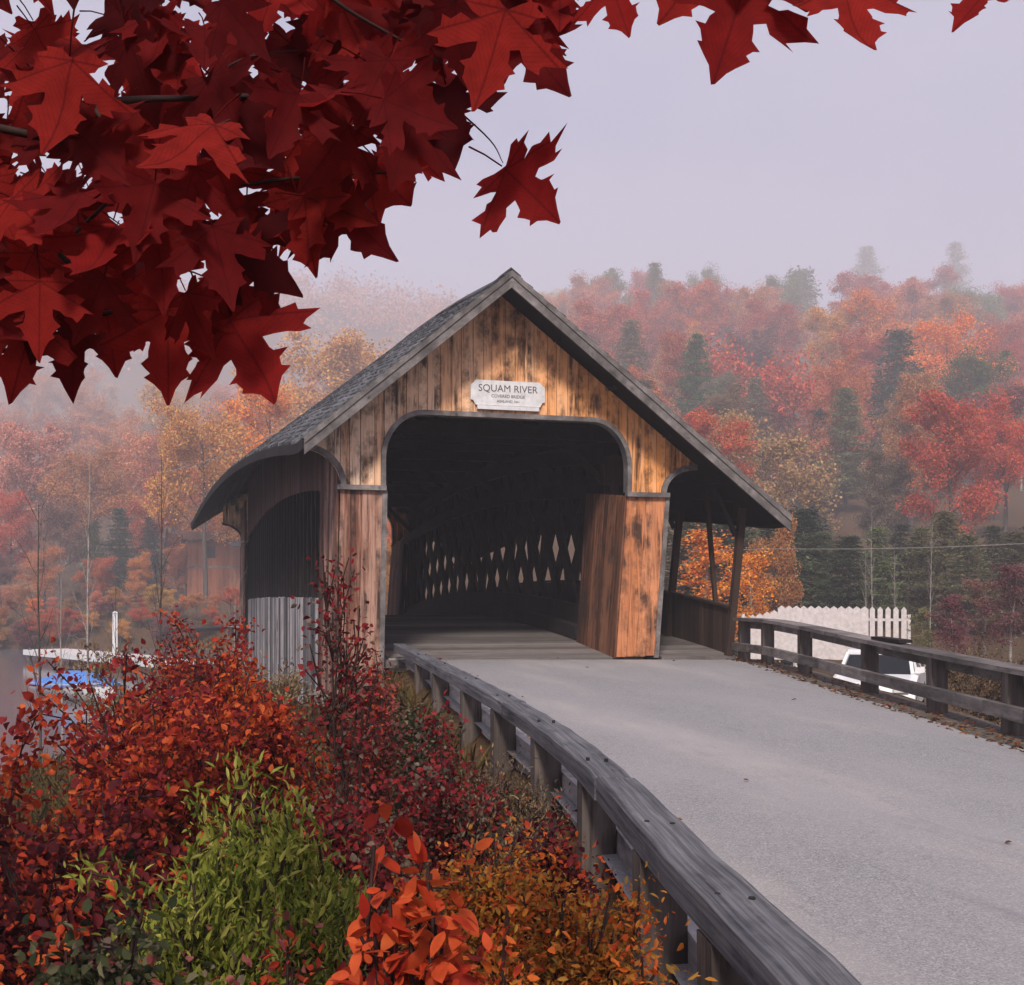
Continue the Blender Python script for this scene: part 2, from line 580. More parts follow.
# ------------------------------------------------------------------ setting: ground, river, road
def setting():
    def axis(lo, hi, fine_lo, fine_hi, fs, growth):
        a = list(np.arange(fine_lo, fine_hi, fs))
        s, x = fs, fine_hi
        while x < hi:
            a.append(x)
            s *= growth
            x += s
        a.append(hi)
        s, x, b = fs, fine_lo, []
        while x > lo:
            s *= growth
            x -= s
            b.append(max(x, lo))
        return b[::-1] + a
    us = axis(-1500, 1500, -12, 18, .45, 1.10)
    vs = axis(-120, 1800, -6, 30, .45, 1.06)
    mb = MB()
    rows = []
    for v in vs:
        row = []
        for u in us:
            p = W(u, v)
            row.append((p.x, p.y, ground_z(p.x, p.y)))
        rows.append(row)
    mb.grid(rows)
    o = mb.build('ground', M['ground'], None, True)
    tag(o, kind='structure')

    mb = MB()
    c = [W(-240, 18), W(60, 18), W(90, 190), W(-240, 190)]
    mb.add([(p.x, p.y, -2.65) for p in c], [(0, 1, 2, 3)])
    tag(mb.build('river', M['water']), kind='structure')

    # road surface, one sheet from rail to right edge
    mb = MB()
    rows = []
    for i in range(90):
        v = lerp(20.9, -14, i / 89)
        a, b = interp(RAIL, v, 0) + .02, interp(REDGE, v, 0) + .06 * fbm(v * 2, 1)
        row = []
        for j in range(25):
            t = j / 24
            u = lerp(a, b, t)
            vv = v
            p = W(u, vv)
            z = road_z(v) + .05 * (1 - (2 * t - 1) ** 2) * min(1, (20.9 - v) / 6) + .004
            if p.y > 0.05:
                p.y = 0.05
            row.append((p.x, p.y, z))
        rows.append(row)
    mb.grid(rows)
    o = mb.build('road', M['road'], None, True)
    tag(o, kind='structure')
    # gravel shoulder outside the right edge
    mb = MB()
    rows = []
    for i in range(60):
        v = lerp(20.6, -14, i / 59)
        b = interp(REDGE, v, 0)
        r = []
        for q, dz in ((-.25, -.03), (.1, -.015), (.5, -.03), (.85, -.09)):
            p = W(b + q + .08 * fbm(v * 1.3, q), v)
            r.append((p.x, min(p.y, 0.03), road_z(v) + dz))
        rows.append(r)
    mb.grid(rows)
    tag(mb.build('road_shoulder', simple('shoulder_grit', (.11, .09, .075), .95, .1, 0, .6, 14), None, True), kind='structure')
    # the far approach, seen through the bridge
    mb = MB()
    rows = []
    for i in range(14):
        y = BL + i * 2.5
        rows.append([(-2.4 - .02 * i * i, y, .004 - .012 * i * i * .4), (2.4 - .02 * i * i, y, .004 - .012 * i * i * .4)])
    mb.grid(rows)
    tag(mb.build('road_beyond', M['road']), kind='structure')


# ------------------------------------------------------------------ bridge
def arch_open(x):
    """underside of the portal opening"""
    l, r, top, rad = -2.176, 2.07, 4.06, .66
    if x < l + rad:
        d = (l + rad - x) / rad
        return top - rad * 1.15 * (1 - math.sqrt(max(0, 1 - d * d)))
    if x > r - rad:
        d = (x - (r - rad)) / rad
        return top - rad * 1.15 * (1 - math.sqrt(max(0, 1 - d * d)))
    return top


def gable_bottom(x):
    if x < -2.894:
        t = (-2.894 - x) / .66
        return 2.86 + .56 * math.sqrt(max(0, 1 - (1 - min(1, t)) ** 2))
    if x <= -2.176 or (2.07 <= x <= 2.778):
        return 2.86
    if x > 2.778:
        t = (x - 2.778) / .62
        return 2.86 + .42 * math.sqrt(max(0, 1 - (1 - min(1, t)) ** 2))
    return arch_open(x)


def lean(x, z):
    """the right jamb leans in towards its foot, the left one slightly out"""
    k = max(0, min(1, (2.83 - z) / 2.83))
    if x > 1:
        return x - .21 * k
    return x - .07 * k


def portal(B, y, sgn):
    """sgn -1: front towards -y"""
    rr = random.Random(3 if sgn < 0 else 4)
    # gable boards
    mb = MB()
    edges = [-3.5, -2.894, -2.176, 2.07, 2.778, 3.38]
    for a, b in zip(edges, edges[1:]):
        n = max(1, round((b - a) / .185))
        cuts = [a] + [a + (b - a) * (i + rr.uniform(-.18, .18)) / n for i in range(1, n)] + [b]
        for p, q in zip(cuts, cuts[1:]):
            cols = 5
            jit = rr.uniform(0, .008)
            f, k = y + sgn * (.03 + jit), y
            g = .005
            xs = [lerp(p + g, q - g, i / cols) for i in range(cols + 1)]
            if max(roof_z(x, y) for x in xs) - .2 - min(gable_bottom(x) for x in xs) < .02:
                continue
            vs, fs = [], []
            for x in xs:
                zb = gable_bottom(x)
                zt = max(zb + .005, roof_z(x, y) - .19)
                vs += [(x, f, zb), (x, f, zt), (x, k, zb), (x, k, zt)]
            for i in range(cols):
                o, w = i * 4, i * 4 + 4
                quad = [(o, w, w + 1, o + 1), (o + 2, o + 3, w + 3, w + 2), (o, o + 2, w + 2, w), (o + 1, w + 1, w + 3, o + 3)]
                fs += quad
            fs += [(0, 1, 3, 2), (cols * 4, cols * 4 + 2, cols * 4 + 3, cols * 4 + 1)]
            mb.add(vs, fs)
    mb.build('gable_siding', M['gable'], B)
    # trim round the opening
    mb = MB()
    pts = [(-2.176, 2.86)] + [(-2.176 + .66 * (1 - math.cos(a)), 0) for a in np.linspace(0.02, PI / 2, 12)] + [(x, 0) for x in np.linspace(-1.4, 1.3, 8)] + \
          [(2.07 - .66 * (1 - math.cos(a)), 0) for a in np.linspace(PI / 2, 0.02, 12)] + [(2.07, 2.86)]
    pts = [(x, z if z else arch_open(x)) for x, z in pts]
    path = []
    for i, (x, z) in enumerate(pts):
        a, b = pts[max(0, i - 1)], pts[min(len(pts) - 1, i + 1)]
        d = Vector((b[0] - a[0], b[1] - a[1])).normalized()
        path.append((x, z, -d.y, d.x))
    f0, f1 = y + sgn * .045, y + sgn * .085
    band = .06
    vs, fs = [], []
    for x, z, nx, nz in path:
        vs += [(x - nx * .02, f1, z - nz * .02), (x + nx * band, f1, z + nz * band), (x - nx * .02, y - sgn * .12, z - nz * .02), (x + nx * band, f0 - sgn * .02, z + nz * band)]
    for i in range(len(path) - 1):
        o, w = i * 4, i * 4 + 4
        fs += [(o, o + 1, w + 1, w), (o, w, w + 2, o + 2), (o + 1, o + 3, w + 3, w + 1), (o + 2, w + 2, w + 3, o + 3)]
    mb.add(vs, fs)
    mb.build('opening_trim', M['trim'], B)
    # curved trims out to the eaves and belts
    for s, x0, rx, rz in ((-1, -2.894, .62, .56), (1, 2.778, .58, .42)):
        mb = MB()
        prev = None
        vs, fs = [], []
        N = 14
        for i in range(N + 1):
            a = PI / 2 * i / N
            x, z = x0 + s * rx * (1 - math.cos(a)), 2.86 + rz * math.sin(a)
            nx, nz = -s * math.cos(a), math.sin(a)
            nx = -nx if False else nx
            vs += [(x - (-s) * math.cos(a) * 0 + s * .0, f1, z), (x + nx * -.0 - s * .09 * math.cos(a), f1, z + .09 * math.sin(a)),
                   (x, y - sgn * .05, z), (x - s * .09 * math.cos(a), f0 - sgn * .02, z + .09 * math.sin(a))]
        for i in range(N):
            o, w = i * 4, i * 4 + 4
            fs += [(o, o + 1, w + 1, w), (o, w, w + 2, o + 2), (o + 1, o + 3, w + 3, w + 1), (o + 2, w + 2, w + 3, o + 3)]
        fs += [(0, 2, 3, 1), (N * 4, N * 4 + 1, N * 4 + 3, N * 4 + 2)]
        mb.add(vs, fs)
        mb.build('arch_trim', M['trim'], B)
    for a, b in ((-2.95, -2.15), (2.04, 2.83)):
        mb = MB()
        mb.box((a, min(f0, y + sgn * .11), 2.78), (b, max(y - .001, y + sgn * .11) if sgn > 0 else y + .02, 2.86))
        mb.build('belt_trim', M['trim'], B)
    # shelter panels either side of the opening
    depth = 2.0
    for s, xi, xo in ((-1, -2.176, -2.894), (1, 2.07, 2.778)):
        bot = -.55 if s < 0 else 0.0
        inner = MB()
        front = MB()
        lo, hi = min(xi, xo), max(xi, xo)
        n = 4
        for i in range(n):
            p, q = lerp(lo, hi, i / n) + .002, lerp(lo, hi, (i + 1) / n) - .002
            f = y + sgn * (.03 + rr.uniform(0, .008))
            zb, zt = bot + (rr.uniform(0, .04)), 2.785
            k = y - sgn * .0
            ya, yb = (f, k) if f < k else (k, f)
            front.hexa([(lean(p, zb), ya, zb), (lean(q, zb), ya, zb), (lean(q, zb), yb, zb), (lean(p, zb), yb, zb),
                        (lean(p, zt), ya, zt), (lean(q, zt), ya, zt), (lean(q, zt), yb, zt), (lean(p, zt), yb, zt)])
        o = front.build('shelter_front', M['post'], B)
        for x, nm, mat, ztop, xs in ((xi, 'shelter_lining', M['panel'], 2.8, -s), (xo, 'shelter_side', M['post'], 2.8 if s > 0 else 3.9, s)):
            mb = MB()
            m = 10
            for i in range(m):
                ya, yb = y - sgn * (depth * i / m + .002), y - sgn * (depth * (i + 1) / m - .002)
                ya, yb = min(ya, yb), max(ya, yb)
                t = .028 + rr.uniform(0, .006)
                xa, xb = (x - t, x) if (xs < 0) == (True) and s > 0 else (x, x + t)
                if s < 0:
                    xa, xb = (x - .0, x + t) if xs > 0 else (x - t, x)
                if nm == 'shelter_lining':
                    xa, xb = (x - t, x - .001) if s > 0 else (x + .001, x + t)
                    # lining sits on the opening side
                else:
                    xa, xb = (x + .001, x + t) if s > 0 else (x - t, x - .001)
                zb = bot
                zt = ztop + (camber(ya) if sgn < 0 else camber(yb))
                mb.hexa([(lean(xa, zb), ya, zb), (lean(xb, zb), ya, zb), (lean(xb, zb), yb, zb), (lean(xa, zb), yb, zb),
                         (lean(xa, zt), ya, zt), (lean(xb, zt), ya, zt), (lean(xb, zt), yb, zt), (lean(xa, zt), yb, zt)])
            mb.build(nm, mat, B)
        # solid core frame of the panel, set back
        for yy in (.06, depth - .1):
            for xx in (lerp(xi, xo, .12), lerp(xi, xo, .88)):
                a = y - sgn * yy
                mb = MB()
                mb.bar((lean(xx, bot), a, bot), (lean(xx, 2.8), a, 2.8), .12, .12, (0, 1, 0))
                mb.build('shelter_stud', M['dark'], B)
        # one slim corner board
        mb = MB()
        xx = xo + .03 if s > 0 else xi + .01
        a, b = sorted((y + sgn * .055, y - sgn * .05))
        w = .04
        mb.hexa([(lean(xx - w, bot), a, bot), (lean(xx + w, bot), a, bot), (lean(xx + w, bot), b, bot), (lean(xx - w, bot), b, bot),
                 (xx - w, a, 2.78), (xx + w, a, 2.78), (xx + w, b, 2.78), (xx - w, b, 2.78)])
        mb.build('corner_board', M['trim'], B)


def roof(B):
    rr = random.Random(9)
    ys = list(np.linspace(Y0, Y1, 40))
    # sheathing slab
    mb = MB()
    for side in (-1, 1):
        rows_t, rows_b = [], []
        for y in ys:
            x1 = xe(side, y)
            a, b = (XR, roof_z(XR, y)), (x1, roof_z(x1, y))
            rows_t.append([(a[0], y, a[1] - .03), (b[0], y, b[1] - .03)])
            rows_b.append([(a[0], y, a[1] - .12), (b[0], y, b[1] - .12)])
        vs, fs = [], []
        for t, bb in zip(rows_t, rows_b):
            vs += [t[0], t[1], bb[0], bb[1]]
        for i in range(len(ys) - 1):
            o, w = i * 4, i * 4 + 4
            fs += [(o, o + 1, w + 1, w), (o + 2, w + 2, w + 3, o + 3), (o + 1, o + 3, w + 3, w + 1)]
        e = (len(ys) - 1) * 4
        fs += [(0, 2, 3, 1), (e, e + 1, e + 3, e + 2)]
        mb.add(vs, fs)
        # purlins under the sheathing
        for t in (.2, .4, .6, .8):
            for i in range(0, len(ys) - 1):
                ya, yb = ys[i], ys[i + 1]
                if yb > Y1 - .2 or ya < Y0 + .02:
                    continue
                xa, xb = lerp(XR, xe(side, ya), t), lerp(XR, xe(side, yb), t)
                mb.bar((xa, ya, roof_z(xa, ya) - .16), (xb, yb, roof_z(xb, yb) - .16), .09, .07)
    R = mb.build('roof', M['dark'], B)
    # shingles
    mb = MB()
    for side in (-1, 1):
        n = 27
        for c in range(n):
            y = Y0 - .02
            while y < Y1:
                w = rr.uniform(.09, .21)
                yb = min(y + w, Y1 + .02)
                t0, t1 = max(0, (c - .25) / n), (c + 1 + rr.uniform(-.05, .12)) / n
                lift = .022 + rr.uniform(0, .012)
                g = .004
                P = []
                for (yy, t, dz) in ((y + g, t0, -.028), (yb - g, t0, -.028), (yb - g, t1, -.028), (y + g, t1, -.028), (y + g, t0, -.006), (yb - g, t0, -.006), (yb - g, t1, lift), (y + g, t1, lift)):
                    x = XR + (xe(side, yy) - XR) * t
                    P.append((x, yy, roof_z(x, yy) + dz))
                mb.hexa(P)
                y = yb
    for i in range(len(ys) - 1):      # ridge boards
        ya, yb = ys[i], ys[i + 1]
        for s in (-1, 1):
            a = [(XR, ya, roof_z(XR, ya) + .05), (XR + s * .17, ya, roof_z(XR + s * .17, ya) + .055), (XR + s * .17, yb, roof_z(XR + s * .17, yb) + .055), (XR, yb, roof_z(XR, yb) + .05)]
            mb.hexa([(p[0], p[1], p[2] - .03) for p in a] + a)
    mb.build('shingles', M['shingle'], R)
    # rake boards at both ends, fascia along eaves
    for y, s in ((Y0, -1), (Y1, 1)):
        for side in (-1, 1):
            mb = MB()
            for (ofs, dep, th, pr) in ((-.015, .10, .045, .045), (-.115, .17, .035, .022)):
                a, b = sorted((y + s * .002, y + s * (pr + .02)))
                x1 = xe(side, y)
                pts = []
                for x in (XR, x1):
                    z = roof_z(x, y) + ofs
                    pts.append((x, z))
                (xa, za), (xb, zb) = pts
                mb.hexa([(xa, a, za - dep), (xb, a, zb - dep), (xb, b, zb - dep), (xa, b, za - dep), (xa, a, za), (xb, a, zb), (xb, b, zb), (xa, b, za)])
            mb.build('rake_board', M['trim'], R)
    for side in (-1, 1):
        mb = MB()
        for ya, yb in zip(ys, ys[1:]):
            xa, xb = xe(side, ya), xe(side, yb)
            za, zb = roof_z(xa, ya), roof_z(xb, yb)
            mb.hexa([(xa, ya, za - .2), (xa + side * .03, ya, za - .2), (xb + side * .03, yb, zb - .2), (xb, yb, zb - .2),
                     (xa, ya, za - .03), (xa + side * .03, ya, za - .03), (xb + side * .03, yb, zb - .03), (xb, yb, zb - .03)])
        mb.build('eave_board', M['dark'], R)


def lattice(B, x, xw):
    mb = MB()
    z0, z1 = .15, 3.55
    run = (z1 - z0) / math.tan(math.radians(54))
    y = 1.2 - run
    for k, (sgn, dx) in enumerate(((1, -.045), (-1, .045))):
        y = 1.7 - run
        while y < BL - 1.7:
            a, b = (y, z0), (y + run, z1)
            if sgn < 0:
                a, b = (y, z1), (y + run, z0)
            # clip to the truss length
            (ya, za), (yb, zb) = a, b
            lo, hi = 1.75, BL - 1.75
            if ya < lo:
                t = (lo - ya) / (yb - ya)
                ya, za = lo, lerp(za, zb, t)
            if yb > hi:
                t = (hi - ya) / (yb - ya)
                yb, zb = hi, lerp(za, zb, t)
            if yb - ya > .15:
                mb.bar((x + dx, ya, za + camber(ya)), (x + dx, yb, zb + camber(yb)), .075, .25, (1, 0, 0)) if False else None
                d = Vector((0, yb - ya, zb - za)).normalized()
                nrm = Vector((0, -d.z, d.y)) * .15
                A, Bq = Vector((x + dx, ya, za + camber(ya))), Vector((x + dx, yb, zb + camber(yb)))
                e = Vector((.036, 0, 0))
                mb.hexa([A - e - nrm, A + e - nrm, Bq + e - nrm, Bq - e - nrm, A - e + nrm, A + e + nrm, Bq + e + nrm, Bq - e + nrm])
            y += 1.02
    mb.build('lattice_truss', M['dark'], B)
    for nm, zc, h in (('lower_chord', .34, .5), ('upper_chord', 2.82, .26), ('top_chord', 3.5, .3)):
        mb = MB()
        n = 24
        for s in (-1, 1):
            for i in range(n):
                ya, yb = lerp(1.6, BL - 1.6, i / n), lerp(1.6, BL - 1.6, (i + 1) / n)
                mb.bar((x + s * .15, ya, zc + camber(ya)), (x + s * .15, yb, zc + camber(yb)), .11, h)
        mb.build(nm, M['dark'], B)
    for yy in (1.72, BL - 1.72):
        mb = MB()
        mb.box((x - .2, yy - .12, -.1), (x + .2, yy + .12, 3.7))
        mb.build('end_post', M['walk'], B)


def plank_wall(mb, x, t, ya, yb, zlo, zhi, w, rr, jit=.012, gap=.004):
    y = ya
    while y < yb - .02:
        q = min(yb, y + w * rr.uniform(.75, 1.25))
        j = rr.uniform(0, jit)
        a, b = (x - t - j, x) if t > 0 else (x, x - t + j)
        zb0, zb1 = zlo(y), zlo(q)
        e = rr.uniform(-.015, .015)
        zt0, zt1 = zhi(y) + e, zhi(q) + e
        mb.hexa([(a, y + gap, zb0), (b, y + gap, zb0), (b, q - gap, zb1), (a, q - gap, zb1), (a, y + gap, zt0), (b, y + gap, zt0), (b, q - gap, zt1), (a, q - gap, zt1)])
        y = q


def bridge():
    B = thing('covered_bridge', 'weathered wooden covered bridge with steep shingled gable roof and a side walkway', 'covered bridge')
    rr = random.Random(21)
    portal(B, 0.0, -1)
    portal(B, BL, 1)
    roof(B)
    lattice(B, -2.55, 0)
    lattice(B, 2.45, 0)
    # left outside: grey lower boarding, open lattice, red-brown boarding under the eave
    mb = MB()
    plank_wall(mb, -2.83, .03, 2.05, BL - 2.05, lambda y: -1.2 + camber(y) * .2, lambda y: .99 + .12 * camber(y), .17, rr)
    tag(mb.build('lower_siding', M['grey'], B), 'silvery grey vertical lower boarding')
    mb = MB()
    plank_wall(mb, -2.83, .03, 2.05, BL - 2.05, lambda y: 2.72 + camber(y), lambda y: roof_z(-2.86, y) - .16, .2, rr)
    tag(mb.build('upper_siding', M['side'], B), 'red-brown boarding under the left eave')
    mb = MB()
    for y in np.arange(2.3, BL - 2, .62):          # battens seen dark between the boardings
        mb.bar((-2.80, y, .9), (-2.80, y, 2.75 + camber(y)), .05, .10, (0, 1, 0))
    mb.build('side_batten', M['dark'], B)
    # inner right boarding, low
    mb = MB()
    plank_wall(mb, 2.66, -.03, 2.0, BL - 2.0, lambda y: -.2 + camber(y), lambda y: .55 + camber(y), .2, rr)
    mb.build('walkway_siding', M['walk'], B)
    # deck
    mb = MB()
    y = -.0
    y = .055
    while y < BL:
        q = min(BL, y + rr.uniform(.24, .3))
        mb.hexa([(-2.4, y + .004, -.12 + camber(y)), (2.4, y + .004, -.12 + camber(y)), (2.4, q - .004, -.12 + camber(q)), (-2.4, q - .004, -.12 + camber(q)),
                 (-2.4, y + .004, camber(y)), (2.4, y + .004, camber(y)), (2.4, q - .004, camber(q)), (-2.4, q - .004, camber(q))])
        y = q
    mb.build('deck', M['deck'], B)
    # kerb timbers inside
    for x in (-2.12, 2.0):
        mb = MB()
        for i in range(20):
            ya, yb = lerp(2.2, BL - 2.2, i / 20), lerp(2.2, BL - 2.2, (i + 1) / 20)
            mb.bar((x, ya, .14 + camber(ya)), (x, yb, .14 + camber(yb)), .2, .26)
        mb.build('kerb_timber', M['dark'], B)
    # tie beams and cross bracing
    for y in np.arange(1.9, BL - 1, 2.5):
        mb = MB()
        z = 3.78 + camber(y)
        mb.box((-2.75, y - .1, z), (2.65, y + .1, z + .24))
        for s in (-1, 1):
            mb.bar((s * 2.3, y, z - .75), (s * 1.5, y, z + .02), .12, .14, (0, 1, 0))
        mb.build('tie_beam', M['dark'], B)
    mb = MB()
    for y in np.arange(1.2, BL, 1.25):
        for side, sl in ((-1, SL), (1, SR)):
            xb = -2.7 if side < 0 else 2.6
            mb.bar((XR, y, roof_z(XR, y) - .24), (xb, y, roof_z(xb, y) - .24), .08, .13)
    mb.build('rafters', M['dark'], B)
    # floor beams
    mb = MB()
    for y in np.arange(1.5, BL - 1, 2.2):
        mb.box((-2.76, y - .15, -.55 + camber(y)), (4.3, y + .15, -.13 + camber(y)))
    mb.build('floor_beam', M['dark'], B)
    # walkway on the right
    mb = MB()
    y = .0
    while y < BL:
        q = min(BL, y + .19)
        mb.hexa([(2.72, y + .003, -.07 + camber(y)), (4.14, y + .003, -.07 + camber(y)), (4.14, q - .003, -.07 + camber(q)), (2.72, q - .003, -.07 + camber(q)),
                 (2.72, y + .003, .01 + camber(y)), (4.14, y + .003, .01 + camber(y)), (4.14, q - .003, .01 + camber(q)), (2.72, q - .003, .01 + camber(q))])
        y = q
    mb.build('walkway_deck', M['deck'], B)
    mb = MB()
    plank_wall(mb, 4.12, .03, .05, BL - .05, lambda y: -.12 + camber(y), lambda y: .84 + camber(y), .18, rr)
    mb.build('walkway_parapet', M['walk'], B)
    mb = MB()
    for i in range(24):
        ya, yb = lerp(.0, BL, i / 24), lerp(0, BL, (i + 1) / 24)
        mb.bar((4.10, ya, .865 + camber(ya)), (4.10, yb, .865 + camber(yb)), .13, .045)
    mb.build('walkway_handrail', M['walk'], B)
    for i, y in enumerate((.06, 2.75, 5.6, 8.5, 11.4, 14.3, 17.2, 20.3, BL - .06)):
        mb = MB()
        zt = roof_z(4.3, y) - .2
        mb.bar((4.02, y, .0 + camber(y)), (4.30, y, zt), .12, .12, (0, 1, 0))
        mb.build('walkway_post', M['walk'], B)
        mb = MB()
        if i < 8:
            mb.bar((4.12, y + .72, .84 + camber(y + .72)), (3.93, y + .72, roof_z(3.93, y + .72) - .2), .075, .075, (0, 1, 0))
        else:
            mb.bar((4.04, y - .5, .84), (4.2, y - .4, roof_z(4.3, y - .4) - .2), .10, .10, (0, 1, 0))
        mb.build('walkway_brace', M['walk'], B)
        mb = MB()          # knee braces towards the portal side
        mb.bar((4.16, y, 2.15 + camber(y)), (3.75, y, 2.95 + camber(y)), .07, .08, (0, 1, 0))
        mb.build('knee_brace', M['dark'], B)
    mb = MB()
    for ya, yb in zip(np.linspace(Y0 + .9, BL, 24), np.linspace(Y0 + .9, BL, 24)[1:]):
        mb.bar((4.2, ya, roof_z(4.2, ya) - .27), (4.2, yb, roof_z(4.2, yb) - .27), .14, .2)
    mb.build('eave_beam', M['dark'], B)
    mb = MB()
    for ya, yb in zip(np.linspace(Y0 + .9, BL, 24), np.linspace(Y0 + .9, BL, 24)[1:]):
        mb.bar((-3.2, ya, roof_z(-3.2, ya) - .25), (-3.2, yb, roof_z(-3.2, yb) - .25), .1, .14)
    mb.build('eave_beam', M['dark'], B)
    # pendant lamp at the far left eave
    mb = MB()
    mb.bar((-3.05, BL - 1.6, 2.75), (-3.35, BL - 1.6, 2.75), .16, .14)
    mb.bar((-2.86, BL - 1.6, 2.82), (-3.1, BL - 1.6, 2.82), .04, .04)
    tag(mb.build('eave_lamp', M['white'], B), 'small white lamp under the far left eave')
    # abutments
    rr2 = random.Random(2)
    for (ya, yb) in ((-.2, 2.0), (BL - 2.0, BL + .3)):
        mb = MB()
        z = -3.6
        while z < -.62:
            h = rr2.uniform(.35, .5)
            x = -3.2
            while x < 4.3:
                w = rr2.uniform(.6, 1.2)
                mb.box((x, ya + rr2.uniform(.15, .22), z), (min(4.4, x + w - .015), yb, min(-.58, z + h - .015)))
                x += w
            z += h
        mb.build('abutment', M['stone'], B)


def sign():
    S = thing('bridge_sign', 'white name board fixed above the bridge opening', 'sign', (-.09, -.06, 4.3))
    x0, x1, z0, z1 = -.735, .555, 4.245, 4.66
    c = .085
    out = [(x0 + c, z0), (x1 - c, z0), (x1 - c * .5, z0 + c * .9), (x1, z0 + c), (x1, z1 - c), (x1 - c * .5, z1 - c * .6), (x1 - c, z1), (x0 + c, z1), (x0 + c * .5, z1 - c * .6), (x0, z1 - c), (x0, z0 + c), (x0 + c * .5, z0 + c * .9)]
    mb = MB()
    n = len(out)
    mb.add([(x, -.078, z) for x, z in out] + [(x, -.048, z) for x, z in out],
           [tuple(range(n)), tuple(range(2 * n - 1, n - 1, -1))] + [(i, (i + 1) % n + 0, (i + 1) % n + n, i + n) for i in range(n)])
    bd = mb.build('board', M['white'], S)
    mb = MB()
    mb.box((x0 + .11, -.105, 4.172), (x1 - .11, -.048, 4.236))
    mb.build('ledge', M['white'], S)

    def text(s, size, x, z, nm):
        cu = bpy.data.curves.new(nm, 'FONT')
        cu.body = s
        cu.size = size
        cu.align_x = 'CENTER'
        cu.align_y = 'CENTER'
        cu.extrude = .002
        tmp = bpy.data.objects.new(nm, cu)
        COL.objects.link(tmp)
        bpy.context.view_layer.update()
        dg = bpy.context.evaluated_depsgraph_get()
        me = bpy.data.meshes.new_from_object(tmp.evaluated_get(dg))
        bpy.data.objects.remove(tmp)
        me.transform(Matrix.Translation((x - S.location.x, -.081 - S.location.y, z - S.location.z)) @ Matrix.Rotation(PI / 2, 4, 'X'))
        me.materials.clear()
        me.materials.append(M['ink'])
        o = bpy.data.objects.new(nm, me)
        link(o, bd)
    text('SQUAM RIVER', .165, -.09, 4.525, 'lettering')
    text('COVERED BRIDGE', .072, -.09, 4.40, 'lettering')
    text('ASHLAND, NH', .06, -.09, 4.315, 'lettering')


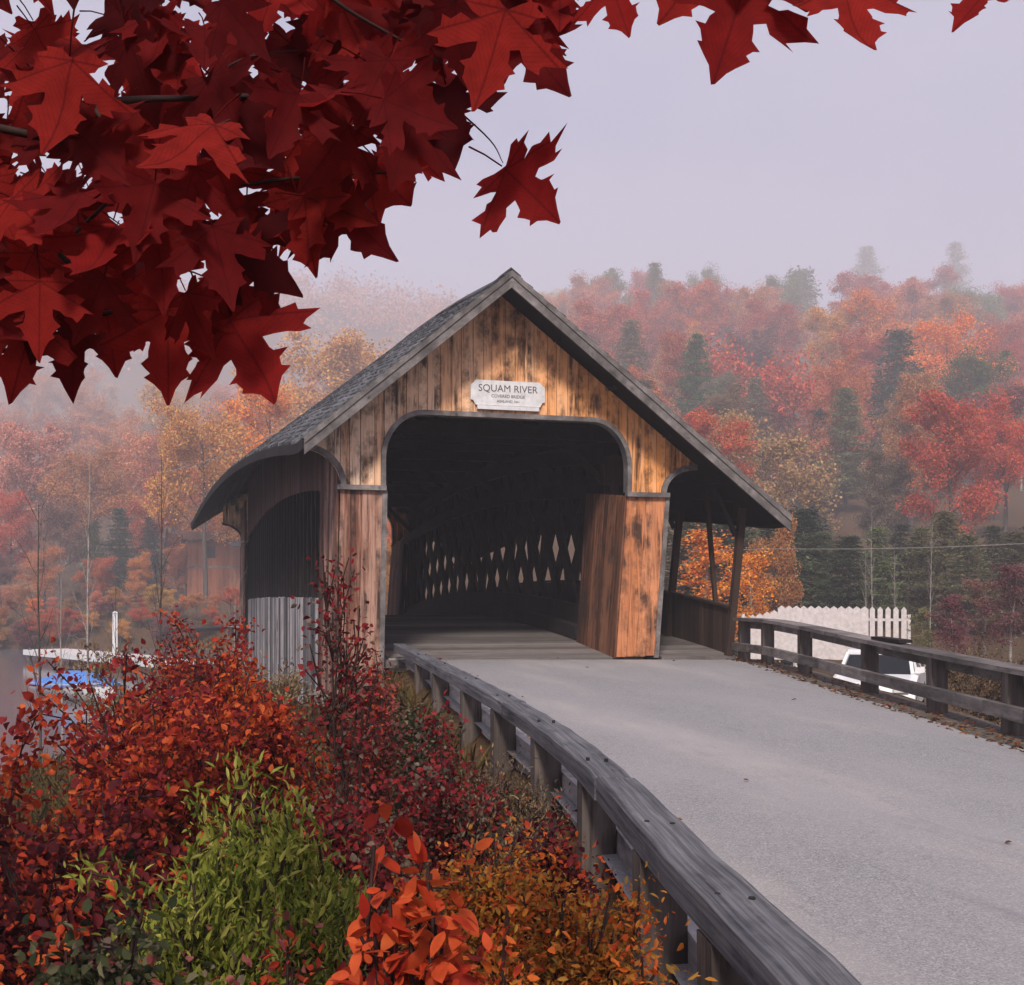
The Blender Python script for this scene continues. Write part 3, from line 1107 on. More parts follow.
# ------------------------------------------------------------------ guard rails
def guard_rails():
    R = thing('guard_rail', 'long curving grey timber guard rail along the left road edge', 'guard rail', W(.5, 6, -.5))
    pts = spline(RAIL, 8)
    prof = [(-.1, -.11), (.1, -.11), (.104, -.008), (.096, .0), (-.09, .004), (-.1, -.004)]
    alen = [0.0]
    for p, q in zip(pts, pts[1:]):
        alen.append(alen[-1] + math.hypot(p[0] - q[0], p[1] - q[1]))
    A_ = np.array(alen)
    PX = [np.interp(np.linspace(0, alen[-1], 2), A_, [p[k] for p in pts]) for k in range(3)]

    def rail_at(d):
        return [float(np.interp(d, A_, [p[k] for p in pts])) for k in range(3)]
    d, piece = 0.0, 0
    while d < alen[-1] - .3:
        e = min(alen[-1], d + RND.uniform(3.3, 4.1))
        n = max(2, int((e - d) / .3))
        ds = np.linspace(d + .004, e - .004, n + 1)
        rows, vals = [], []
        dz, dq = RND.uniform(-.007, .007), RND.uniform(-.008, .008)
        for dd in ds:
            p, a, b = rail_at(dd), rail_at(max(0, dd - .25)), rail_at(min(alen[-1], dd + .25))
            t = Vector((b[0] - a[0], b[1] - a[1])).normalized()
            nx, ny = -t.y, t.x
            for q, h in prof:
                wq = .004 * math.sin(dd * 7.3 + q * 40)
                w = W(p[0] + nx * (q + dq), p[1] + ny * (q + dq), p[2] + h + dz + (wq if h > -.1 else 0))
                rows.append(w)
                vals += [q + piece * 3.7, h, float(dd)]
        k = len(prof)
        fs = [(i * k + j, i * k + (j + 1) % k, (i + 1) * k + (j + 1) % k, (i + 1) * k + j) for i in range(n) for j in range(k)]
        fs += [tuple(range(k - 1, -1, -1)), tuple(range(n * k, n * k + k))]
        mb = MB()
        mb.add(rows, fs)
        tr = mb.build('top_rail', M['rail'], R)
        tr.data.attributes.new('strip', 'FLOAT_VECTOR', 'POINT').data.foreach_set('vector', vals)
        d = e
        piece += 1
    # lower board fixed to the road side of the posts
    mb = MB()
    rows = []
    for i, p in enumerate(pts):
        a, b = pts[max(0, i - 1)], pts[min(len(pts) - 1, i + 1)]
        d = Vector((b[0] - a[0], b[1] - a[1])).normalized()
        nx, ny = -d.y, d.x
        z0 = road_z(p[1]) - .06
        zt = min(p[2] - .24, z0 + .2)
        row = [W(p[0] + nx * q, p[1] + ny * q, z) for q, z in ((.1, z0 - .12), (.17, z0 - .12), (.17, zt), (.1, zt))]
        row.append(row[0])
        rows.append(row)
    mb.grid(rows)
    mb.build('lower_board', M['pale'], R)
    for px in (418, 440, 466, 500, 541, 592, 651, 725, 835, 1010):
        # find the rail point under this pixel column
        best = min(pts, key=lambda p: abs(512 + F * (p[0] - .03) / p[1] - px) if p[1] > .8 else 1e9)
        u, v, z = best
        i = [k for k, p in enumerate(pts) if p is best][0]
        a, b = pts[max(0, i - 1)], pts[min(len(pts) - 1, i + 1)]
        d = Vector((b[0] - a[0], b[1] - a[1])).normalized()
        n = Vector((-d.y, d.x))
        mb = MB()
        s = .095
        j = RND.uniform(-.02, .02)
        zb = road_z(v) - 1.1
        u, v = u - .0, v
        cs = [(-s, -s), (s, -s), (s, s), (-s, s)]
        lo = [W(u + d.x * p + n.x * (q) + j, v + d.y * p + n.y * q, zb) for p, q in cs]
        hi = [W(u + d.x * p + n.x * q, v + d.y * p + n.y * q, z - .118) for p, q in cs]
        mb.hexa(lo + hi)
        mb.build('post', M['railpost'], R)
        for q in (-.045, .05):
            mb = MB()
            c = W(u + n.x * q + d.x * q * .6, v + n.y * q + d.y * q * .6, z)
            mb.tube([c + Vector((0, 0, -.02)), c + Vector((0, 0, .010)), c + Vector((0, 0, .013))], [.012, .012, .008], 8)
            mb.build('bolt', M['tyre'], R)
    # right rail
    R = thing('guard_rail', 'low double timber guard rail along the right road edge beside the parked cars', 'guard rail', W(4.4, 15, -.3))
    path = [(3.98, 21.7), (4.28, 18), (4.55, 14.5), (4.75, 12.2), (5.1, 8.5), (5.8, 3.5), (6.8, -3)]
    pp = spline([(a, b, 0) for a, b in path], 4)

    def strip(zo, w, h, off, nm, mat):
        mb = MB()
        for p, q in zip(pp, pp[1:]):
            a, b = W(p[0] + off, p[1], road_z(p[1]) + zo(p[1])), W(q[0] + off, q[1], road_z(q[1]) + zo(q[1]))
            mb.bar(a, b, w, h)
        return mb.build(nm, mat, R)
    hgt = lambda v: lerp(.62, .70, smooth(11, 21, v))
    strip(lambda v: hgt(v) - .03, .30, .05, 0, 'cap_plank', M['railr'])
    strip(lambda v: hgt(v) - .12, .08, .13, .09, 'upper_rail', M['railr'])
    strip(lambda v: .20, .09, .13, -.12, 'lower_rail', M['railr'])
    for v in (21.5, 20.1, 18.2, 15.6, 13.6, 11.9, 10.0, 7.5, 4.5):
        q = min(pp, key=lambda p: abs(p[1] - v))
        t = lambda vv: np.interp(vv, [p[1] for p in pp][::-1], [p[0] for p in pp][::-1])
        u = float(t(v))
        mb = MB()
        mb.bar(W(u, v, road_z(v) - .9), W(u, v, road_z(v) + hgt(v) - .058), .18, .17, (ST, CT, 0))
        mb.build('post', M['railpost'], R)


# ------------------------------------------------------------------ trees
def limb_set(rng, h, spread, n, r0, base_frac=.3, up=.7):
    """trunk + limbs as polylines with radii; returns (list of (pts, radii), tip points)"""
    lines, tips = [], []
    lean = rng.normal(0, .02, 2)
    tp = [np.array([lean[0] * z * z * .1 + .05 * math.sin(z * .9 + lean[0] * 90), lean[1] * z * z * .1, z]) for z in np.linspace(0, h * .92, 9)]
    lines.append((tp, list(np.linspace(r0, r0 * .15, 9))))
    for i in range(n):
        f = base_frac + (1 - base_frac) * (i + rng.uniform(0, .8)) / n
        k = min(8, f * 8)
        a, b = tp[int(k)], tp[min(8, int(k) + 1)]
        p = a + (b - a) * (k - int(k))
        az = i * 2.4 + rng.uniform(-.5, .5)
        ln = spread * (1.05 - .75 * abs(f - base_frac - .2)) * rng.uniform(.7, 1.1)
        d = np.array([math.cos(az), math.sin(az), up * rng.uniform(.5, 1.3)])
        d /= np.linalg.norm(d)
        pts = [p]
        for s in range(4):
            d = d + rng.normal(0, .12, 3) + np.array([0, 0, .06])
            d /= np.linalg.norm(d)
            pts.append(pts[-1] + d * ln / 4)
        rr = r0 * (1 - f * .75) * .45
        lines.append((pts, list(np.linspace(rr, rr * .2, 5))))
        tips += pts[2:]
        for q in range(3):
            j = rng.integers(1, 4)
            e = d + rng.normal(0, .6, 3)
            e /= np.linalg.norm(e)
            sp = [pts[j], pts[j] + e * ln * .22, pts[j] + e * ln * .42 + np.array([0, 0, .1])]
            lines.append((sp, [rr * .4, rr * .25, rr * .1]))
            tips += sp[1:]
    tips.append(tp[-1])
    return lines, np.array(tips)


def lines_mesh(name, lines, mat, n=6):
    mb = MB()
    for pts, rs in lines:
        mb.tube(pts, [max(.004, r) for r in rs], n if rs[0] > .05 else 4, cap=False)
    me = bpy.data.meshes.new(name)
    me.from_pydata(mb.v, [], mb.f)
    me.materials.append(mat)
    me.polygons.foreach_set('use_smooth', [True] * len(me.polygons))
    me.update()
    return me


def crown_mesh(name, tips, per, clump, leaf, rng, flat=.8):
    n = len(tips)
    cs = np.repeat(tips, per, axis=0)
    sz = np.repeat(rng.uniform(.3, 1.5, n), per)[:, None]
    g = rng.normal(size=(len(cs), 3))
    gl = np.linalg.norm(g, axis=1, keepdims=True)
    g *= np.minimum(1, 1.75 / gl)
    off = g * clump * np.array([1, 1, flat]) * sz * .6
    P = cs + off
    D = norm(rng.normal(size=P.shape) + np.array([0, 0, -.3]))
    N = norm(rng.normal(size=P.shape) + np.array([0, 0, 1.0]) + norm(off) * .8)
    L = rng.uniform(.7, 1.3, len(P)) * leaf
    v, f = leaf_arrays(P, D, N, L, L * .75)
    return np_mesh(name, v, [f], M['tree'])


TREES = {}
TOPS = {}


def tree_library():
    for i in range(7):
        rng = np.random.default_rng(100 + i)
        h = 11.0
        lines, tips = limb_set(rng, h, 3.6 + .4 * (i % 3), 13 + i % 4, .2, .22 + .05 * (i % 3))
        TOPS['broad', i] = float(np.percentile(tips[:, 2], 99.5)) + .35
        TREES['broad', i] = (lines_mesh('tree_trunk', lines, M['bark']), crown_mesh('tree_crown', tips, 190, .82, .14, rng))
    for i in range(3):       # thinning crowns on slender stems
        rng = np.random.default_rng(140 + i)
        lines, tips = limb_set(rng, 11.0, 2.0 + .2 * i, 14, .12, .3, 1.3)
        TOPS['thin', i] = float(np.percentile(tips[:, 2], 99)) + .25
        TREES['thin', i] = (lines_mesh('tree_trunk', lines, M['birch']), crown_mesh('tree_crown', tips, 34, .55, .14, rng))
    for i in range(3):       # bare
        rng = np.random.default_rng(170 + i)
        lines, tips = limb_set(rng, 11.0, 1.7 + .3 * i, 15, .1, .3, 1.7)
        TOPS['bare', i] = float(tips[:, 2].max())
        TREES['bare', i] = (lines_mesh('tree_trunk', lines, M['birch'] if i != 1 else M['bark']), None)
    for i in range(3):       # pines
        rng = np.random.default_rng(200 + i)
        h = 13.0
        lines = [([np.array([0, 0, z]) for z in np.linspace(0, h, 7)], list(np.linspace(.2, .03, 7)))]
        tips = []
        z = h * .14
        while z < h * .98:
            R = (3.0 + .3 * i) * (1 - z / h) ** .75 + .15
            for k in range(7):
                if rng.uniform() < .14:
                    continue
                az = rng.uniform(0, 2 * PI)
                rr = R * rng.uniform(.65, 1.1)
                pts = [np.array([0, 0, z]), np.array([math.cos(az) * rr * .55, math.sin(az) * rr * .55, z + rr * .10]), np.array([math.cos(az) * rr, math.sin(az) * rr, z + rr * .02])]
                lines.append((pts, [.035, .02, .008]))
                for t in np.linspace(.3, 1, max(2, int(rr * 2.6))):
                    tips.append(pts[0] * (1 - t) + pts[2] * t + np.array([0, 0, .12 * math.sin(t * PI)]))
            z += rng.uniform(.38, .62)
        tips = np.array(tips)
        n = len(tips)
        per = 22
        cs = np.repeat(tips, per, axis=0)
        P = cs + rng.normal(size=cs.shape) * np.array([.3, .3, .11])
        D = norm(rng.normal(size=P.shape) * np.array([1, 1, .4]))
        N = norm(rng.normal(size=P.shape) * .6 + np.array([0, 0, 1]))
        L = rng.uniform(.22, .42, len(P))
        v, f = leaf_arrays(P, D, N, L, L * .3)
        TREES['pine', i] = (lines_mesh('tree_trunk', lines, M['bark'], 6), np_mesh('tree_crown', v, [f], M['tree']))


NAMES = {'broad': ('broadleaf_tree', 'broadleaf tree'), 'thin': ('slender_tree', 'slender tree'), 'bare': ('bare_tree', 'bare tree'), 'pine': ('pine_tree', 'pine tree')}


def plant_tree(kind, i, u, v, h, col, label, group=None, rot=None, wide=1.0, zoff=0.0, lean=(0, 0)):
    tr, cr = TREES[kind, i]
    p = W(u, v)
    p.z = ground_z(p.x, p.y) - .15 + zoff
    H = 13.0 if kind == 'pine' else TOPS[kind, i]
    s = h / H
    T = thing(NAMES[kind][0], label, 'tree', p, group)
    T.rotation_euler = (lean[0], lean[1], RND.uniform(0, 6.28) if rot is None else rot)
    T.scale = (s * wide, s * wide, s)
    link(bpy.data.objects.new('trunk', tr), T)
    if cr is not None:
        c = bpy.data.objects.new('crown', cr)
        c.color = (*col, 1)
        link(c, T)
    return T


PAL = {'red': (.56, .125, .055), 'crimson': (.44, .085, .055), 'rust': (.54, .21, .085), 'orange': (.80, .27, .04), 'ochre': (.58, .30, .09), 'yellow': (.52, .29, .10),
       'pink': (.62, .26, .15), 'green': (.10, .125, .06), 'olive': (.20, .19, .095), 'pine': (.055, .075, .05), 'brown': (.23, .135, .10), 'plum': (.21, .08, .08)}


def ground_at(u, v):
    p = W(u, v)
    return ground_z(p.x, p.y)


def plant_px(kind, i, px, top, v, colname, label, group=None, wide=1.0):
    """a tree at column px, distance v, whose top stands at the height that row top shows"""
    u = (px - 512) / F * v
    zt = 1 - (top - 600) * v / F
    h = zt - ground_at(u, v)
    return plant_tree(kind, i, u, v, max(1.6, h), tuple(c * RND.uniform(.85, 1.15) for c in PAL[colname]), label, group, wide=wide)


def forest():
    tree_library()
    feats = [
        ('broad', 0, 872, 292, 128, 'orange', 'brightest orange crown high on the right hillside', 1.05),
        ('broad', 1, 945, 312, 112, 'orange', 'orange tree at the right edge beside the dark pine', .95),
        ('pine', 0, 897, 326, 104, 'pine', 'dark green pine between the two bright orange trees', 1.3),
        ('broad', 2, 842, 352, 96, 'rust', 'rust coloured tree just left below the dark hillside pine', .7),
        ('broad', 3, 912, 372, 88, 'rust', 'salmon orange tree below the dark hillside pine', .8),
        ('broad', 4, 760, 412, 84, 'yellow', 'yellow ochre tree just above the right end of the roof slope', 1.0),
        ('broad', 5, 690, 282, 150, 'red', 'rounded red crown on the skyline right of the roof ridge', 1.2),
        ('broad', 6, 640, 292, 150, 'red', 'red crown on the skyline nearest the roof ridge', 1.1),
        ('pine', 1, 655, 262, 172, 'olive', 'hazy conifer standing up from the skyline right of the roof ridge', .8),
        ('pine', 2, 580, 276, 185, 'olive', 'faint conifer tip on the skyline closest to the roof ridge', .8),
        ('broad', 1, 770, 300, 140, 'crimson', 'dull red tree in the skyline dip right of the bridge roof', 1.1),
        ('broad', 0, 720, 372, 108, 'olive', 'pale green tree standing in haze above the right roof slope', 1.1),
        ('broad', 3, 672, 340, 118, 'pink', 'hazy pink tree close above the right roof slope', 1.1),
        ('broad', 2, 800, 345, 108, 'red', 'vivid red tree in the middle of the right hillside', 1.0),
        ('broad', 6, 775, 512, 58, 'rust', 'salmon coloured small tree at the hillside foot right of the roof end', .7),
        ('thin', 0, 700, 528, 50, 'orange', 'small orange leaved tree seen between the walkway posts', 1.5),
        ('thin', 1, 755, 548, 52, 'orange', 'small orange bush-like tree right of the outer walkway post', 1.2),
        ('broad', 5, 345, 330, 112, 'ochre', 'golden ochre tree rising behind the left roof slope', 1.15),
        ('broad', 4, 268, 368, 88, 'orange', 'orange tree behind the lowest red maple leaves', .85),
        ('broad', 2, 205, 395, 84, 'ochre', 'tan orange tree left of the bridge eave', .85),
        ('pine', 2, 866, 246, 285, 'olive', 'tall hazy grey-green conifer on the top right skyline', 1.15),
        ('pine', 0, 955, 240, 280, 'olive', 'tall hazy conifer at the top right skyline edge', 1.0),
        ('pine', 1, 800, 268, 200, 'olive', 'small hazy conifer in the skyline dip', .9),
    ]
    for k, i, px, top, v, c, lab, w in feats:
        plant_px(k, i, px, top, far(v), c, lab, 'trees on the hillsides', w)
    # rows up the right hillside
    GR = 'trees on the hillsides'
    rr = random.Random(77)
    desc = {'red': 'red', 'crimson': 'dark red', 'rust': 'rust brown', 'orange': 'orange', 'ochre': 'ochre', 'yellow': 'yellow', 'pink': 'pinkish', 'green': 'dark green',
            'olive': 'olive green', 'pine': 'dark green', 'brown': 'brown', 'plum': 'plum brown'}
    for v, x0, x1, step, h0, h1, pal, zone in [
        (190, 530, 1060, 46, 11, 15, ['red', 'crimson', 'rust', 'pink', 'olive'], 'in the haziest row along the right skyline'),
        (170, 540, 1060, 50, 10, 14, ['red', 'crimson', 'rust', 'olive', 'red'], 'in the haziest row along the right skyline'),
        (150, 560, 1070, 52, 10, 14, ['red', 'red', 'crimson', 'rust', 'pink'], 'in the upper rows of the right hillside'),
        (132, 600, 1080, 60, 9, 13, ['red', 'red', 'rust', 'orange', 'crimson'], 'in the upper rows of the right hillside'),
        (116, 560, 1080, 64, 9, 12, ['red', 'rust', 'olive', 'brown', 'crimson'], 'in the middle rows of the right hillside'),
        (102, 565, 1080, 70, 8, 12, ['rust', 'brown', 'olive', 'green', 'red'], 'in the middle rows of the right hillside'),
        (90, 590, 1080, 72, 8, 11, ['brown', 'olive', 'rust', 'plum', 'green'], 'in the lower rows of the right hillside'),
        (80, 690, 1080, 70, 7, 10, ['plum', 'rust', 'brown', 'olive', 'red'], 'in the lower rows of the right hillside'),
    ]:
        x = x0
        while x < x1:
            c = rr.choice(pal)
            kind = 'broad'
            if c in ('green', 'olive') and rr.random() < .5:
                kind = 'pine'
            elif rr.random() < .13:
                kind = 'thin'
            vv = far(v * rr.uniform(.95, 1.05))
            u = (x + rr.uniform(-14, 14) - 512) / F * vv
            n = 7 if kind == 'broad' else 3
            plant_tree(kind, rr.randrange(n), u, vv, rr.uniform(h0, h1) * far(v) / v, tuple(q * rr.uniform(.8, 1.2) for q in PAL[c]),
                       f'{desc[c]} {NAMES[kind][1]} {zone}', GR, wide=rr.uniform(.85, 1.2))
            x += step * rr.uniform(.75, 1.2)
    # dark low evergreens at the foot of the right slope
    x = 655
    while x < 1080:
        v = rr.uniform(60, 72)
        plant_px('pine', rr.randrange(3), x, rr.uniform(500, 535), v, rr.choice(['pine', 'green', 'olive']), 'dark evergreen in the low belt behind the white picket fence',
                 'evergreens behind the picket fence', rr.uniform(1.3, 1.8))
        x += rr.uniform(20, 30)
    for px, top, v, i, lab in ((872, 500, 56, 0, 'tallest pale bare trunk behind the white picket fence'), (866, 525, 57, 2, 'thin pale bare trunk close beside the tallest one behind the fence'),
                               (908, 518, 55, 1, 'dark bare stem right of the pale trunks behind the fence'), (895, 530, 58, 2, 'short pale bare stem behind the right end of the fence'),
                               (930, 512, 52, 0, 'bare pale stem at the right edge beyond the fence')):
        plant_px('bare', i, px, top, v, 'brown', lab, 'bare trees behind the picket fence', .5)
    for px, top, v, c in ((955, 590, 40, 'plum'), (985, 575, 42, 'brown'), (925, 605, 44, 'olive'), (1010, 560, 41, 'plum')):
        plant_px('thin', rr.randrange(3), px, top, v, c, f'low {desc[c]} bushy tree right of the picket fence at {"the frame edge" if px > 1000 else ("the fence end" if px < 940 else "the rail")}' + (' nearer the middle' if px == 985 else ''), 'bushy trees right of the fence', 1.6)
    # left hillside
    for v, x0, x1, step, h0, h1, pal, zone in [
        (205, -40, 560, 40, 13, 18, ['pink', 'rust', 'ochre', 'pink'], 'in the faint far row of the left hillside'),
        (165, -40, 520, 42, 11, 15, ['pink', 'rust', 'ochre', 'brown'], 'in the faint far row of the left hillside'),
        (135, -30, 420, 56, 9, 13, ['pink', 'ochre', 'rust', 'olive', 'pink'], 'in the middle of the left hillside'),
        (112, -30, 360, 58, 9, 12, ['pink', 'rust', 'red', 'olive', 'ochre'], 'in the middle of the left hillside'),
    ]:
        x = x0
        while x < x1:
            c = rr.choice(pal)
            kind = 'pine' if c == 'olive' and rr.random() < .4 else ('thin' if rr.random() < .2 else 'broad')
            vv = far(v * rr.uniform(.95, 1.05))
            u = (x + rr.uniform(-14, 14) - 512) / F * vv
            plant_tree(kind, rr.randrange(7 if kind == 'broad' else 3), u, vv, rr.uniform(h0, h1) * far(v) / v, tuple(q * rr.uniform(.8, 1.2) for q in PAL[c]),
                       f'{desc[c]} {NAMES[kind][1]} {zone}', GR, wide=rr.uniform(.85, 1.2))
            x += step * rr.uniform(.75, 1.2)
    lows = [(30, 420, 100, 'pink', 'broad'), (88, 445, 96, 'rust', 'broad'), (130, 430, 98, 'pink', 'thin'), (165, 470, 92, 'red', 'broad'), (215, 455, 94, 'rust', 'broad'),
            (60, 500, 90, 'brown', 'broad'), (120, 505, 90, 'pine', 'pine'), (150, 515, 91, 'pine', 'pine'), (95, 520, 90, 'green', 'pine'), (190, 500, 90, 'rust', 'thin'), (10, 490, 92, 'red', 'broad'),
            (45, 545, 86, 'rust', 'broad'), (100, 555, 86, 'red', 'broad'), (140, 550, 86, 'ochre', 'broad'), (178, 545, 86, 'rust', 'broad'), (0, 550, 86, 'brown', 'broad'),
            (225, 530, 88, 'brown', 'broad'), (250, 520, 90, 'rust', 'broad'), (290, 480, 92, 'ochre', 'broad'), (395, 540, 70, 'ochre', 'broad'), (402, 500, 84, 'orange', 'broad')]
    for k, (px, top, v, c, kind) in enumerate(lows):
        plant_px(kind, k % (7 if kind == 'broad' else 3), px, top, far(v), c, f'{desc[c]} {NAMES[kind][1]} low along the far shore left of the bridge', 'trees along the far shore', rr.uniform(.9, 1.2))
    x = -30
    while x < 262:
        c = rr.choice(['rust', 'brown', 'ochre', 'red', 'plum'])
        plant_px('broad', rr.randrange(7), x, rr.uniform(603, 618), rr.uniform(93.5, 98), c, f'low {desc[c]} bushy tree at the water edge across the pond', 'bushes along the far shore', rr.uniform(1.3, 2.0))
        x += rr.uniform(13, 24)
    x = -30
    while x < 262:
        c = rr.choice(['rust', 'red', 'pink', 'ochre', 'brown', 'orange'])
        plant_px('broad', rr.randrange(7), x, rr.uniform(578, 604), rr.uniform(100, 112), c, f'low {desc[c]} bushy tree at the water edge across the pond', 'bushes along the far shore', rr.uniform(1.2, 1.7))
        x += rr.uniform(11, 19)
    # bare trees on the near left bank
    for px, top, v, i, lab, w in ((88, 430, 26, 0, 'leaning bare tree with a pale stem by the water left', .5), (160, 425, 27, 1, 'tall slim bare tree nearest the bridge on the left bank', .45),
                               (116, 560, 21, 1, 'dark bare sapling between the two taller bare trees on the left', .5), (40, 470, 23, 1, 'dark bare tree at the left edge by the water', .6),
                               (62, 520, 30, 2, 'thin bare sapling behind the leaning one on the left', .5), (235, 540, 30, 2, 'thin bare sapling right beside the grey bridge siding', .6)):
        plant_px('bare', i, px, top, v, 'brown', lab, 'bare trees on the near left bank', w)
    # far ridge, reads as one mass
    rng = np.random.default_rng(31)
    Ps = []
    for k in range(520):
        v = far(rng.uniform(262, 330))
        px = rng.uniform(-80, 1100)
        u = (px - 512) / F * v
        z = ground_at(u, v)
        w = W(u, v)
        c = np.array([w.x, w.y, z])
        h = rng.uniform(11, 18)
        q = rng.normal(size=(170, 3)) * np.array([4.4, 4.4, h * .26]) + np.array([0, 0, h * .55])
        Ps.append(c + q)
    P = np.concatenate(Ps)
    L = rng.uniform(1.0, 2.0, len(P))
    v, f = leaf_arrays(P, norm(rng.normal(size=P.shape)), norm(rng.normal(size=P.shape) + np.array([0, 0, .6])), L, L * .8)
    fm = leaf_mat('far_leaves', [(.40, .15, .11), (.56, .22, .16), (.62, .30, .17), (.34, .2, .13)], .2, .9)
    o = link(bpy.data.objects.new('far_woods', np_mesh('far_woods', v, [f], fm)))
    tag(o, kind='stuff')
    o['label'] = 'far hazy autumn woods on the distant ridge'


# ------------------------------------------------------------------ foreground shrubs
def grow(rng, base, n_stems, h, spread, levels=2, droop=0.0, upright=1.0, sub=6):
    lines, pts, dirs = [], [], []
    for s in range(n_stems):
        az = s * 2.4 + rng.uniform(-.6, .6)
        out = spread * rng.uniform(.25, 1.0)
        d = np.array([math.cos(az) * out, math.sin(az) * out, h * upright])
        ln = np.linalg.norm(d) * rng.uniform(.75, 1.08)
        d /= np.linalg.norm(d)
        p = np.array(base) + np.array([math.cos(az), math.sin(az), 0]) * spread * .08
        line = [p]
        nseg = 8
        for k in range(nseg):
            d = d + rng.normal(0, .09, 3) - np.array([0, 0, droop * k / nseg * .2])
            d /= np.linalg.norm(d)
            line.append(line[-1] + d * ln / nseg)
        r = .0035 + .0035 * h
        lines.append((line, list(np.linspace(r, r * .25, nseg + 1))))
        for k in range(3, nseg + 1):
            pts.append(line[k]); dirs.append(d)
        for q in range(sub):
            k = rng.integers(2, nseg)
            e = d + rng.normal(0, .55, 3)
            e[2] = abs(e[2]) * .8
            e /= np.linalg.norm(e)
            l2 = ln * rng.uniform(.18, .36)
            tw = [line[k]]
            for w in range(4):
                e = e + rng.normal(0, .14, 3) - np.array([0, 0, droop * .1])
                e /= np.linalg.norm(e)
                tw.append(tw[-1] + e * l2 / 4)
                pts.append(tw[-1]); dirs.append(e)
            lines.append((tw, list(np.linspace(r * .45, r * .15, 5))))
            if levels > 1:
                for w in range(3):
                    j = rng.integers(1, 5)
                    g = e + rng.normal(0, .6, 3)
                    g /= np.linalg.norm(g)
                    t2 = [tw[j], tw[j] + g * l2 * .22, tw[j] + g * l2 * .42]
                    lines.append((t2, [r * .22, r * .16, r * .08]))
                    for m in t2[1:]:
                        pts.append(m); dirs.append(g)
    return lines, np.array(pts), np.array(dirs)


ALT = {}


def shrub(name, label, cat, px, top, v, width_px, mat, leaf=(.05, .03), per=4, stems=7, seed=0, droop=0.0, scatter=.05, bottom=None, sub=6, group=None, mode='flat', twig=None, fold=.18):
    rng = np.random.default_rng(seed + 900)
    u = (px - 512) / F * v
    zt = 1 - (top - 600) * v / F
    w = W(u, v)
    zb = ground_z(w.x, w.y) - .03
    if bottom is not None:
        zb = max(zb, 1 - (bottom - 600) * v / F)
        zb = ground_z(w.x, w.y) - .03
    h = max(.25, zt - zb)
    spread = width_px / 2 / F * v
    T = thing(name, label, cat, (w.x, w.y, zb), group)
    lines, P, D = grow(rng, (0, 0, 0), stems, h, spread, 2, droop, 1.0, sub)
    # scale so the crown reaches its measured height
    k = h / max(.05, P[:, 2].max())
    kx = min(1.0, spread / max(.05, np.percentile(np.hypot(P[:, 0], P[:, 1]), 92)))
    P = P * np.array([kx, kx, k])
    lines = [([p * np.array([kx, kx, k]) for p in pts], rs) for pts, rs in lines]
    me = lines_mesh('stems', lines, twig or M['twig'], 5)
    link(bpy.data.objects.new('stems', me), T)
    per, leaf = int(per * 2.6), (leaf[0] * .6, leaf[1] * .6)
    cs = np.repeat(P, per, axis=0)
    ds = np.repeat(D, per, axis=0)
    Q = cs + rng.normal(size=cs.shape) * scatter
    dd = norm(ds * .5 + rng.normal(size=cs.shape) * .8 + np.array([0, 0, -.25 if mode != 'up' else .9]))
    nn = norm(rng.normal(size=cs.shape) * .7 + np.array([0, 0, .8]))
    s = rng.uniform(.45, 1.45, len(Q))
    fine = leaf[0] > .05
    vv, f = (leaf_fine if fine else leaf_arrays)(Q, dd, nn, leaf[0] * s, leaf[1] * s)
    alt = ALT.get(mat.name)
    me = np_mesh('foliage', vv, [f], [mat, alt] if alt else mat)
    if alt:
        # leaves of a second tone, by whole sprigs
        pick = np.repeat(rng.uniform(size=len(P)) < .22, per) | (rng.uniform(size=len(Q)) < .08)
        me.polygons.foreach_set('material_index', np.concatenate([pick] * (12 if fine else 2)).astype(np.int32))
    me.polygons.foreach_set('use_smooth', [True] * len(me.polygons))
    link(bpy.data.objects.new('foliage', me), T)
    return T


